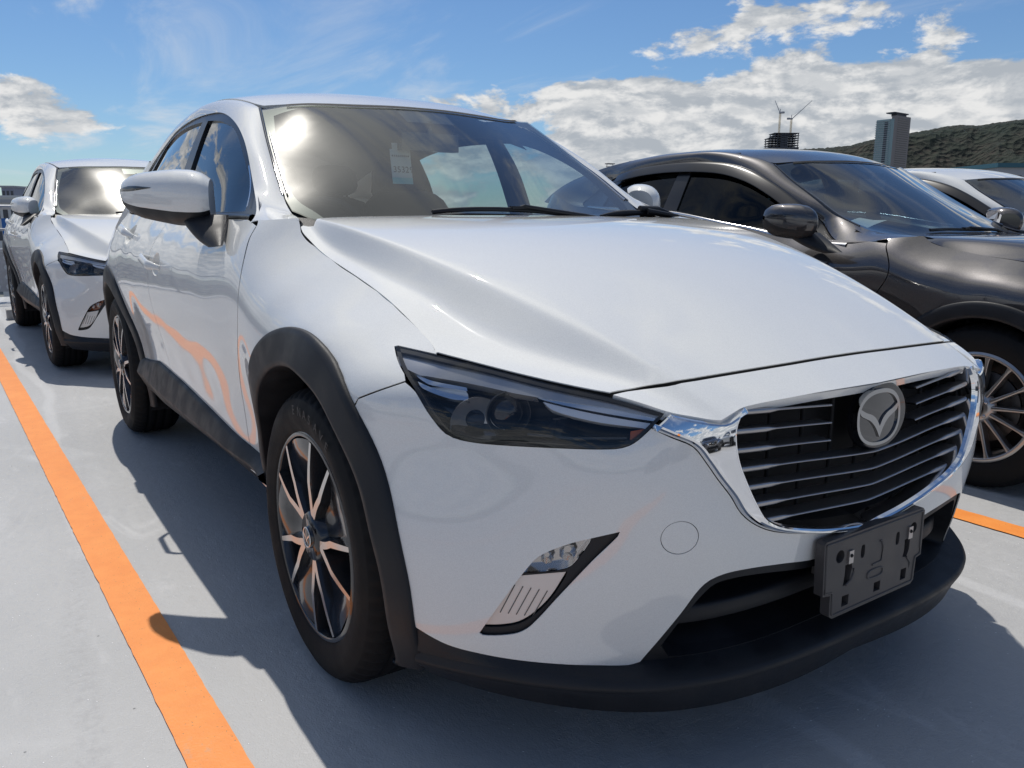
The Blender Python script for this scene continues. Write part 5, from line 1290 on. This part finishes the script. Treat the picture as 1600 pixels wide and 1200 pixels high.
_rx=[-.46,-.29,-.08,.134,.27,.43,.56,.66,.72,.78];_rz=[1.040,1.032,1.002,.956,.917,.868,.824,.780,.755,.722]
_gx=[-.46,-.335,-.31,-.26,-.2,-.12,.10,.21,.28,.37,.42,.50,.58,.66,.70,.74,.79];_gz=[1.046,1.020,1.004,.978,.957,.9375,.889,.8585,.830,.797,.784,.772,.760,.751,.742,.725,.705]
H2=HoodS((_hx,hw_(_hx,_hz)),(_rx,[.685,.675,.650,.612,.568,.510,.470,.446,.428,.408]),(_rx,hw_(_rx,_rz)),
 ([-.46,-.33,-.12,.10,.21,.28,.37,.42,.50,.58,.66,.70,.74,.79],[.74,.728,.724,.735,.730,.724,.728,.708,.65,.588,.53,.515,.50,.47]),(_gx,hw_(_gx,_gz)),soft=.03,steep=1.3)
BK2=dict(BK)
FRD2=[(-.64,.930),(-.69,.932),(-.74,.938),(-.80,.955),(-.90,1.02),(-1.0,1.087),(-1.19,1.197),(-1.36,1.272),(-1.56,1.318),(-1.87,1.336),(-2.15,1.325),(-2.4,1.29),(-2.58,1.24),(-2.68,1.18)]
FRW2=[(-.60,.668),(-.655,.655),(-.705,.65),(-.825,.635),(-.97,.62),(-1.15,.59)]
FRE2=[(-1.286,.565,1.313),(-1.42,.572,1.355),(-1.62,.582,1.390),(-2.0,.585,1.400),(-2.3,.58,1.381),(-2.55,.572,1.355),(-2.75,.56,1.325)]
BK2['dlo']=FRD2+[(-2.72,1.13),(-2.66,1.10),(-2.4,1.082),(-1.9,1.07),(-1.75,1.058),(-1.3,.995),(-.95,.943),(-.72,.925)]
BK2['wsedge']=[(-1.27,.567),(-1.15,.59),(-.97,.62),(-.825,.635),(-.705,.65)]
BK2['frit']=[(-1.17,.555),(-1.08,.572),(-.94,.592),(-.82,.604),(-.73,.60),(-.66,.58)]
car3=empty('parked_car',(.13,2.63,0))
tag(car3,'dark grey metallic crossover in the next bay, with window visors and silver multi spoke wheels','car')
build_car(car3,dict(S=S2,GS=GS2,H=H2,W=W2,R=R2,bk=BK2,zw=ZW,paint='graphite_metallic',arch=(.405,.352,.417),rc=(lambda t:.417),cz=.318,sglass='dark_glass',wglass='clean_windshield',wheel='multi',wr=.322,rr=.213,wy=.868,
 frd=FRD2,frw=FRW2,fre=FRE2,corn=(-.50,-.70,.975),cp_d=[(-2.58,1.24),(-2.68,1.18),(-2.72,1.13),(-2.66,1.10)],cp_e=[(-2.76,.55,1.322),(-2.98,.56,1.27),(-3.16,.57,1.20),(-3.25,.58,1.14)],
 panes=[[(-.86,.958),(-1.02,1.073),(-1.20,1.172),(-1.40,1.256),(-1.60,1.292),(-1.76,1.300),(-1.745,1.078),(-1.3,1.012)],[(-1.86,1.305),(-2.1,1.298),(-2.3,1.265),(-2.42,1.215),(-2.40,1.105),(-1.85,1.09)]],
 beltline=[(-.66,.925),(-.95,.945),(-1.3,.997),(-1.75,1.060),(-2.1,1.078),(-2.6,1.098)],beltmat='satin_chrome',pchrome=False,header=[(-1.176,0),(-1.19,.25),(-1.228,.42),(-1.288,.545)],roofend=[(-2.95,.50),(-3.0,.30),(-3.02,0)],
 wbase=[(-.655,.65),(-.60,.56),(-.575,.42),(-.562,.22),(-.556,0)],cowx=-.56,wpx=-.10,wpz=.985,mir=(-.03,-.045,-.070),mirh=.86,mirbox=.35,mird=.9,mirlen=.62,mirk=.6,hrear=-.075,cab=-.12,dashz=-.075,dashx=-.08,bracket=False,emblem=True,
 visor=[(-.93,1.045),(-1.0,1.090),(-1.19,1.200),(-1.36,1.275),(-1.56,1.322),(-1.87,1.340),(-2.15,1.329),(-2.4,1.294)],
 trimo=[(-.72,.95),(-1.0,1.10),(-1.19,1.215),(-1.36,1.29),(-1.6,1.345),(-2.0,1.36),(-2.4,1.32),(-2.7,1.22),(-2.8,.96),(-1.8,.9),(-.7,.88)],
 trimi=[(-.85,.955),(-1.02,1.073),(-1.20,1.172),(-1.40,1.256),(-1.60,1.292),(-2.1,1.298),(-2.42,1.215),(-2.42,1.09),(-1.75,1.06),(-1.3,.99)]))

# ------------------------------------------------------------------ second white crossover, behind
car2=copy_tree(car,None,{})
car2.location=(-4.774,-.143,0);car2.rotation_euler=(0,0,math.radians(1.784))
tag(car2,'white compact crossover parked behind the nearest car, half hidden by it, orange turn signals','car','white crossovers parked nose to tail')
for o in list(car2.children_recursive):
    if o.name.startswith('reflector') and o.parent.name.startswith('fog_lamp'):
        o.material_slots[0].link='OBJECT';o.material_slots[0].material=MATS['amber']

# its mirrors are folded back
for o in list(car2.children):
    if o.name.startswith('side_mirror'):
        co=o.data.vertices[0].co;sg=1 if co.y<0 else -1;pv=Vector((-.66,-.86*sg,0))
        o.matrix_local=Matrix.Translation(pv)@Matrix.Rotation(math.radians(-20*sg),4,'Z')@Matrix.Translation(-pv)
# ------------------------------------------------------------------ things lying inside the cars
g=G();CX,CY,CZ=-1.02,-.105,1.215
def cardP(x,y,d=0): return (CX+d-.18*y,CY+x,CZ+y)
hw,hh=.040,.060
g.add([cardP(-hw,-hh),cardP(hw,-hh),cardP(hw,hh),cardP(-hw,hh)],[(0,1,2,3)],mi=0)
g.add([cardP(-hw,-hh,.0008),cardP(hw,-hh,.0008),cardP(hw,-hh+.022,.0008),cardP(-hw,-hh+.022,.0008)],[(0,1,2,3)],mi=2)
def put(txt,x0,y0,ts):
    cx=x0
    for ch in txt:
        V,F=glyph(ch,ts)
        if V: g.add([cardP(cx+x,y0+y,.0016) for x,y in V],F,mi=1);cx+=max(x for x,y in V)+ts*.10
        else: cx+=ts*.3
put('35329',-.034,-.020,.030)
for k in range(9): g.add([cardP(-.034+k*.0078,.034,.0016),cardP(-.030+k*.0078,.034,.0016),cardP(-.030+k*.0078,.040,.0016),cardP(-.034+k*.0078,.040,.0016)],[(0,1,2,3)],mi=1)
g.add([cardP(-.030,hh),cardP(.030,hh),cardP(.030,hh+.022),cardP(-.030,hh+.022)],[(0,1,2,3)],mi=0)
o=g.out('number_card','paper',mats=['card_paper','ink','sticker_teal']);tag(o,'white card numbered 35329 hanging behind the windshield of the nearest white car','card')
def sheet_on_dash(loc,rz,lab,sx=.21,sy=.15):
    g=G();V=[];n=8
    for i in range(n+1):
        for j in range(n+1):
            u,v=i/n-.5,j/n-.5;V.append((u*sx,v*sy,.012*math.cos(u*3)+.02*max(0,v)*1.2))
    g.add(V,[(i*(n+1)+j,(i+1)*(n+1)+j,(i+1)*(n+1)+j+1,i*(n+1)+j+1) for i in range(n) for j in range(n)])
    o=g.out('paper_sheet','paper');o.location=loc;o.rotation_euler=(0,-.35,rz);tag(o,lab,'paper');return o
c_,s_=math.cos(.0311),math.sin(.0311)
sheet_on_dash((-4.774-.74,-.143-.20,1.035),1.4,'pale paper sheet lying on the dashboard of the second white car',.24,.16)
sheet_on_dash((.13-.86,2.63-.45,.985),1.45,'mint paper sheet lying on the dashboard of the dark grey crossover',.26,.16)
# cars of the facing row and of the bays to the left: seen only mirrored in the paint
def extra(src,x,y,rz,lab,grp,rm={}):
    o=copy_tree(src,None,rm);o.location=(x,y,0);o.rotation_euler=(0,0,rz);tag(o,lab,'car',grp);return o
GR='cars seen only as reflections'
extra(car3,-1.6,-6.05,.03,'dark car mirrored in the front door of the nearest white car',GR)
extra(car,-6.6,-5.9,.03,'white car mirrored in the rear door of the nearest white car',GR,{})
for k,(y,src) in enumerate(((-3.9,car3),(-1.35,car),(1.2,car3),(3.8,car),(6.3,car3))):
    extra(src,8.6,y,math.pi+.03,'car mirrored in the chrome of the nearest white car, '+['first','second','third','fourth','fifth'][k]+' from the left',GR,{'pearl_white':'graphite_metallic'} if k==1 else {})

# ------------------------------------------------------------------ more cars of the rows
car4=copy_tree(car3,None,{'graphite_metallic':'pearl_white'})
car4.location=(-.30,5.30,0);tag(car4,'white car two bays right, its roof and windshield showing above the grey crossover','car')
for o in list(car4.children):
    if o.name.startswith('side_mirror'): o.location=(.16,0,-.05)
car5=copy_tree(car3,None,{});car5.location=(-.55,8.02,.02);tag(car5,'farthest dark car at the right edge, only its roof showing','car')
# ------------------------------------------------------------------ setting
FAR={"twL": [-741.65, 1142.68, 140.05], "twM": [-712.4, 1140.76, 140.87], "twR": [-716.04, 1182.33, 143.91], "twT": [-719.51, 1160.73, 149.09], "ucL": [-1029.5, 1257.23, 123.24], "ucR": [-998.01, 1304.31, 123.45], "ucT": [-1018.39, 1283.76, 149.92], "m1a": [-1023.64, 1275.91, 149.89], "m1b": [-1029.89, 1279.94, 185.71], "j1": [-1038.06, 1276.78, 209.95], "m2a": [-1011.83, 1293.57, 149.96], "m2b": [-1016.26, 1296.42, 175.38], "j2": [-1000.0, 1333.67, 210.19], "bA0": [-274.77, 9.97, 6.43], "bA1": [-273.27, 12.87, 8.21], "bB0": [-284.96, 13.55, 7.6], "bB1": [-282.44, 17.31, 7.61], "bC0": [-143.11, 3.19, 2.56], "bC1": [-141.12, 6.17, 2.57], "bD0": [-217.15, 3.52, 4.55], "bD1": [-212.87, 9.86, 4.44], "mast": [-117.22, 99.79, 10.39], "mastb": [-116.64, 99.41, 7.04], "teal0": [-48.29, 100.31, 6.54], "teal1": [-45.0, 105.3, 6.71], "bl0": [-46.14, 0.49, 0.81], "bl1": [-45.74, 0.8, 0.04], "pole": [-12.04, -0.85, 1.47], "rnd": [-11.69, -0.91, 0.9], "ridge": [[141.844, 0.02741], [135.03, 0.05503], [132.561, 0.06324], [130.143, 0.06904], [127.396, 0.07372], [125.86, 0.07449], [124.362, 0.07655], [123.638, 0.08024], [122.989, 0.08258], [121.145, 0.08744], [120.107, 0.09001], [119.093, 0.09314], [118.42, 0.0939], [117.412, 0.09245], [116.447, 0.09478], [115.183, 0.09674], [112.197, 0.10451], [109.327, 0.09877], [104.126, 0.08245]]}
simple('city_ground',(.15,.16,.15),.9,noise=.3)
simple('concrete',(.42,.42,.41),.8,noise=.12,bump=.3,bscale=60)
simple('fence_grey',(.33,.35,.38),.5,metal=.3,noise=.1)
simple('sign_blue',(.02,.13,.40),.5)
simple('wall_lilac',(.30,.31,.38),.8,noise=.06)
simple('wall_white',(.62,.62,.62),.8,noise=.05)
simple('wall_grey',(.40,.40,.42),.8,noise=.05)
simple('pane_dark',(.05,.06,.08),.2)
simple('teal_roof',(.03,.12,.16),.5)
simple('crane_yellow',(.55,.38,.12),.6)
simple('steel_dark',(.05,.055,.07),.6)
simple('tower_concrete',(.26,.23,.22),.8,noise=.05)
simple('tower_glass',(.20,.30,.34),.15,metal=.3)
simple('slab_pale',(.30,.33,.35),.7)
def sheet(name,poly,z,m,kind='structure',sub=50):
    g=G();v,f=fill([np.array(poly,float)],sub)
    g.add([(a,b,z) for a,b in v],[tuple(t) for t in f]);o=g.out(name,m);tag(o,kind=kind);return o
g=G();g.add([(-9e3,-9e3,-16),(9e3,-9e3,-16),(9e3,9e3,-16),(-9e3,9e3,-16)],[(0,1,2,3)]);tag(g.out('ground','city_ground'),kind='structure')
g=G();A0,A1,B0,B1=-10.6,16,-16,34
g.add([(A0,B0,0),(A1,B0,0),(A1,B1,0),(A0,B1,0)],[(0,1,2,3)]);g.add([(A0,B0,-16),(A1,B0,-16),(A1,B1,-16),(A0,B1,-16),(A0,B0,0),(A1,B0,0),(A1,B1,0),(A0,B1,0)],[(0,1,5,4),(1,2,6,5),(2,3,7,6),(3,0,4,7)]);tag(g.out('parking_deck','deck_coating'),kind='structure')
def line_(y0,xa,xb,w=.104):
    g=G();n=420;V=[];rr=np.random.default_rng(int(abs(y0)*100))
    for i in range(n+1):
        x=xa+(xb-xa)*i/n;y=y0+.0306*x;e=rr.normal(0,.0006,2);V+=[(x,y-w/2+e[0],.004),(x,y+w/2+e[1],.004)]
    g.add(V,[(2*i,2*i+1,2*i+3,2*i+2) if xb<xa else (2*i,2*i+2,2*i+3,2*i+1) for i in range(n)]);tag(g.out('bay_line','orange_paint'),kind='structure')
for k in range(-2,5): line_(-1.1405+2.565*k,2.9,-9.6)
# wheel stop behind the second car
g=G();sec=[]
for y in (-1.13,-1.125,-.35,-.345):
    e=.004 if y in (-1.13,-.345) else 0;sec.append([(-7.84-e,y,0.0),(-7.85-e,y,.095-e),(-7.87-e,y,.105-e),(-8.0+e,y,.105-e),(-8.02+e,y,.095-e),(-8.03+e,y,0)])
sweep(sec,g);g.add(sec[0],[tuple(range(6))]);g.add(sec[-1],[tuple(range(6))[::-1]]);o=g.out('wheel_stop','concrete');tag(o,'low concrete wheel stop behind the rear tyre of the second white car','wheel stop')
# rooftop fence
fe=empty('fence',(-9.9,0,0));tag(fe,'grey metal fence with a perforated lower band along the rear edge of the deck','fence')
for i in range(14):
    y=-7.35+1.5*i;g=G();g.box((-9.9,y,.56),(.06,.06,1.12));g.box((-9.9,y,.012),(.16,.14,.024));g.tube([(-9.87,y,.02),(-9.55,y,.02),(-9.87,y,.55)],.015,6);o=g.out('post','fence_grey');o.parent=fe;o.location=(9.9,0,0)
for z,r in ((1.12,.028),(.86,.014),(.62,.014)):
    g=G();g.tube([(-9.9,-7.4,z),(-9.9,12.2,z)],r,8);o=g.out('rail','fence_grey');o.parent=fe;o.location=(9.9,0,0)
for i in range(13):
    y0=-7.32+1.5*i;g=G();out_=np.array([(y0,.12),(y0+1.44,.12),(y0+1.44,.60),(y0,.60)]);hs=[]
    for a in range(12):
        for b in range(4): hs.append(ellipse((y0+.09+a*.1145,.18+b*.115),.032,.032,8))
    prism(g,out_,lambda p_,d:(-9.93+d,p_[0],p_[1]),.004,-.004,hs,sp=1.);o=g.out('perforated_panel','fence_grey');o.parent=fe;o.location=(9.9,0,0)
lp=empty('lamp_post',(-10.2,-1.28,0));tag(lp,'slim grey pole standing behind the fence at the left edge, with a round white fitting','pole')
g=G();g.tube([(0,0,0),(0,0,1.75)],.022,10);o=g.out('pole','fence_grey');o.parent=lp
g=G();revolve(g,[(.001,.03),(.05,.02),(.07,0),(.05,-.03),(.001,-.04)],(.10,-.02,.93),(1,0,0),20);g.tube([(0,0,.93),(.10,-.02,.93)],.012,6);o=g.out('fitting','wall_white');o.parent=lp
# ------------------------------------------------------------------ buildings at the left edge
def building(name,lab,a,b,depth,wall,floors,cols,cat='building',pitched=False,zb=-16):
    a,b=np.array(FAR[a]),np.array(FAR[b]);top=b[2];ax=(b-a)*[1,1,0];w=np.linalg.norm(ax);ax/=w;nrm_=np.array([ax[1],-ax[0],0]);
    if nrm_@(np.array(CAMP[:3])-a)<0: nrm_=-nrm_
    r=empty(name,(float(a[0]),float(a[1]),zb));tag(r,lab,cat);o3=np.array([a[0],a[1],zb]);H_=top-zb;A3=lambda x,d,z:tuple(ax*x-nrm_*d+np.array([0,0,z]))
    g=G()
    P8=[A3(0,0,0),A3(w,0,0),A3(w,depth,0),A3(0,depth,0),A3(0,0,H_),A3(w,0,H_),A3(w,depth,H_),A3(0,depth,H_)]
    g.add(P8,[(0,1,5,4),(1,2,6,5),(2,3,7,6),(3,0,4,7),(4,5,6,7)]);o=g.out('wall',wall,r,smooth=False)
    g=G();
    q=[A3(-.3,-.3,H_),A3(w+.3,-.3,H_),A3(w+.3,depth+.3,H_),A3(-.3,depth+.3,H_)];q2=[A3(-.3,-.3,H_+.5),A3(w+.3,-.3,H_+.5),A3(w+.3,depth+.3,H_+.5),A3(-.3,depth+.3,H_+.5)]
    g.add(q+q2,[(0,1,5,4),(1,2,6,5),(2,3,7,6),(3,0,4,7),(4,5,6,7),(3,2,1,0)]);g.out('roof','wall_grey' if not pitched else pitched,r,smooth=False)
    for i in range(floors):
        z=H_-1.6-i*3.2
        if z<H_-14: break
        for j in range(cols):
            x0=w*(j+.2)/cols;x1=w*(j+.8)/cols;g=G();g.add([A3(x0,-.05,z-.7),A3(x1,-.05,z-.7),A3(x1,-.05,z+.7),A3(x0,-.05,z+.7)],[(0,1,2,3)]);g.out('window','pane_dark',r,smooth=False)
    return r
building('apartment_block','lilac grey block with a stepped top, tallest at the left edge of the skyline','bA0','bA1',14,'wall_lilac',4,3)
building('office_block','pale grey flat roofed block beside the lilac block, behind the second white car','bB0','bB1',16,'wall_grey',4,3)
building('warehouse','long low warehouse with a pale curved roof below the lilac block','bD0','bD1',30,'wall_white',1,4,pitched='wall_white')
building('station_building','near white building with a dark window band behind the fence at the left edge','bC0','bC1',12,'wall_white',2,3)
building('hall','low hall with a teal roof at the far right behind the parked cars','teal0','teal1',30,'wall_grey',1,6,pitched='teal_roof')
a,b=np.array(FAR['bl0']),np.array(FAR['bl1']);g=G();g.box(((a+b)/2),(.15,abs(a[1]-b[1])+.25,abs(a[2]-b[2])));g.box((a+b)/2+[0,0,-2.2],(.1,.1,3.8));o=g.out('billboard','sign_blue');tag(o,'plain blue board behind the fence at the left edge','board')
a,b=np.array(FAR['mast']),np.array(FAR['mastb']);m_=empty('signal_gantry',(float(a[0]),float(a[1]),-16));tag(m_,'small dark gantry top rising behind the roof of the grey crossover','gantry')
g=G()
for s_ in (-.45,.45): g.tube([(s_*.7,s_,0),(s_*.7,s_,16+a[2])],.06,6)
g.out('post','steel_dark',m_);g=G();g.box((0,0,16+a[2]),(1.1,1.5,.14));g.box((0,0,16+a[2]-.5),(.9,1.2,.06));g.out('platform','steel_dark',m_)
# ------------------------------------------------------------------ towers
tw=empty('tower',(FAR['twM'][0],FAR['twM'][1],-16));tag(tw,'tall residential tower with glassy left face and brown right face, in front of the hill','tower')
M0=np.array(FAR['twM']);o3=np.array([M0[0],M0[1],0]);Lp=np.array(FAR['twL'])-o3;Rp=np.array(FAR['twR'])-o3
e1=Lp*[1,1,0];e2=Rp*[1,1,0];zt1=FAR['twL'][2]+16;zt2=FAR['twR'][2]+16
def quadbox(g,o_,u_,v_,z0,z1,mi=0):
    c=[o_,o_+u_,o_+u_+v_,o_+v_];V=[np.array([p_[0],p_[1],z]) for z in (z0,z1) for p_ in c];g.add(V,[(0,1,5,4),(1,2,6,5),(2,3,7,6),(3,0,4,7),(4,5,6,7),(3,2,1,0)],mi=mi)
g=G();quadbox(g,np.zeros(3),e1,e2*.9,0,zt1);g.out('glass_wing','tower_glass',tw,smooth=False)
g=G();quadbox(g,-e1*.12,e1*.28,e2,0,zt2);g.out('concrete_wing','tower_concrete',tw,smooth=False)
n=52
g=G()
for i in range(n):
    z=zt1-3-i*3.1;quadbox(g,e1*.20-e2*.03,e1*.82,e2*.02,z,z+.9)
g.out('balcony_bands','slab_pale',tw,smooth=False)
g=G()
for i in range(n):
    z=zt2-4-i*3.1;quadbox(g,e2*.10-e1*.14,e1*.01,e2*.78,z,z+.7);quadbox(g,e2*1.0,e1*.3,e2*.05,z,z+1.3)
g.out('window_bands','pane_dark',tw,smooth=False)
g=G();quadbox(g,e1*.36-e2*.02,e1*.16,e2*.05,0,zt1-4);g.out('dark_strip','steel_dark',tw,smooth=False)  # dark vertical strip standing slightly proud of the glass face
g=G();ztt=FAR['twT'][2]+16;quadbox(g,e1*.02+e2*.15,e1*.30,e2*.7,zt2,ztt-1.5);quadbox(g,-e1*.02-e2*.05+e1*.0,e1*.48,e2*1.0,ztt-1.5,ztt);g.out('crown','steel_dark',tw,smooth=False)
uc=empty('tower',(FAR['ucL'][0],FAR['ucL'][1],-16));tag(uc,'dark tower under construction with open top floors, carrying two cranes','tower')
o3=np.array([FAR['ucL'][0],FAR['ucL'][1],0]);e1=(np.array(FAR['ucR'])-o3)*[1,1,0];vd=e1/np.linalg.norm(e1);e2=np.array([-vd[1],vd[0],0])*34
if e2@(np.array(CAMP[:3])-o3)>0: e2=-e2
zt=FAR['ucT'][2]+16;g=G();quadbox(g,e1*.0,e1*.98,e2,0,zt-24);g.out('clad_floors','steel_dark',uc,smooth=False)
for i in range(6):
    z=zt-24+i*4.3;g=G();x0=.02 if i<4 else .16;quadbox(g,e1*x0,e1*(.97-x0),e2,z+2.8,z+3.9)
    for t in np.linspace(x0+.02,.93,9): quadbox(g,e1*t,e1*.022,e2*.05,z,z+2.8);quadbox(g,e1*t+e2*.9,e1*.022,e2*.05,z,z+2.8)
    quadbox(g,e1*.4,e1*.22,e2*.8,z,z+3.9);g.out('open_floor','steel_dark',uc,smooth=False)
def crane(m,b,j,lab):
    A_,B_,J_=[np.array(FAR[k]) for k in (m,b,j)];r=empty('tower_crane',(float(A_[0]),float(A_[1]),float(A_[2])-3));tag(r,lab,'crane','cranes on the unfinished tower')
    q=B_-A_;q[0]=q[1]=0;q=q+[0,0,3];g=G()
    for dx,dy in ((-1.1,-1.1),(1.1,-1.1),(1.1,1.1),(-1.1,1.1)): g.tube([(dx,dy,0),(dx,dy,q[2])],.35,4)
    for k in range(int(q[2]/2.4)): g.tube([(-1.1,-1.1,k*2.4),(1.1,1.1,k*2.4+2.4)],.2,4);g.tube([(1.1,-1.1,k*2.4),(-1.1,1.1,k*2.4+2.4)],.2,4)
    g.out('mast','crane_yellow',r);g=G();jj=J_-A_+[0,0,3];g.tube([q,jj],[.9,.5],4);g.tube([q+[0,0,7],(q+jj)/2],.15,4);bk=-(jj-q)*[1,1,0];bk/=np.linalg.norm(bk)+1e-6;g.out('jib','wall_grey',r)
    g=G();g.tube([q+[0,0,-1],q+[0,0,8]],.6,5);g.box(q+bk*6+[0,0,1],(4.5,4.5,3.2));g.box(q+[0,0,1],(3.4,3.4,2.6));g.out('machinery','wall_grey',r);return r
crane('m1a','m1b','j1','left crane on the unfinished tower, its jib raised steeply to the left')
crane('m2a','m2b','j2','right crane on the unfinished tower, its long jib slanting up to the right')
# ------------------------------------------------------------------ hill
def hillm(m,N,L,M,MR,MIX):
    tc=N('ShaderNodeTexCoord');P=tc.outputs['Object']
    def ns(s,d,r): n=N('ShaderNodeTexNoise',i_Scale=s,i_Detail=d,i_Roughness=r);L(P,n.inputs['Vector']);return n.outputs[0]
    a=ns(.004,6.,.6);b_=ns(.03,6.,.7);v=N('ShaderNodeTexVoronoi',i_Scale=.06);L(P,v.inputs['Vector'])
    c=MIX(MR(a,.40,.60),(.040,.052,.046),(.072,.060,.052));c=MIX(M('MULTIPLY',MR(b_,.35,.65),.7),c,(.024,.036,.030));c=MIX(M('MULTIPLY',MR(v.outputs['Distance'],.1,.7),.5),c,(.050,.062,.048))
    b=N('ShaderNodeBsdfPrincipled',i_Roughness=.95);b.inputs['Specular IOR Level'].default_value=.1;L(c,b.inputs['Base Color'])
    bp=N('ShaderNodeBump',i_Strength=1.,i_Distance=14.);L(M('ADD',v.outputs['Distance'],b_),bp.inputs['Height']);L(bp.outputs[0],b.inputs['Normal']);return b.outputs[0]
mat('wooded_hill',hillm)
from mathutils import noise as mnoise
Rg=np.array(FAR['ridge'][::-1]);az=np.linspace(Rg[0,0],Rg[-1,0],420);rs=np.linspace(1700,3500,120);C0=np.array(CAMP[:3]);V=[]
for i,r in enumerate(rs):
    t=(r-1700)/(3000-1700)
    for j,a in enumerate(az):
        sl=float(np.interp(a,Rg[:,0],Rg[:,1]));ar_=math.radians(a);x,y=r*math.cos(ar_),r*math.sin(ar_)
        rf=mnoise.ridged_multi_fractal(Vector((x/620+3,y/620+1,0)),.9,2.1,6,1.0,2.0)
        base=sl*3000*(max(0,t)**.85 if t<1 else 1-.8*(t-1));e=4*max(0,t)*max(0,1-t) if t<1 else 0.
        h=base+(rf-1.1)*95*e*min(1,sl*12)
        if t<1: h=min(h,sl*r-1.5-(1-t)*14)
        V.append((C0[0]+x,C0[1]+y,max(-16,h+C0[2]+mnoise.noise(Vector((a*6,r/300,0)))*3*max(0,t))))
m_=len(az);F=[(i*m_+j,i*m_+j+1,(i+1)*m_+j+1,(i+1)*m_+j) for i in range(len(rs)-1) for j in range(m_-1)]
o=mesh('hills',V,F,'wooded_hill');tag(o,kind='structure')
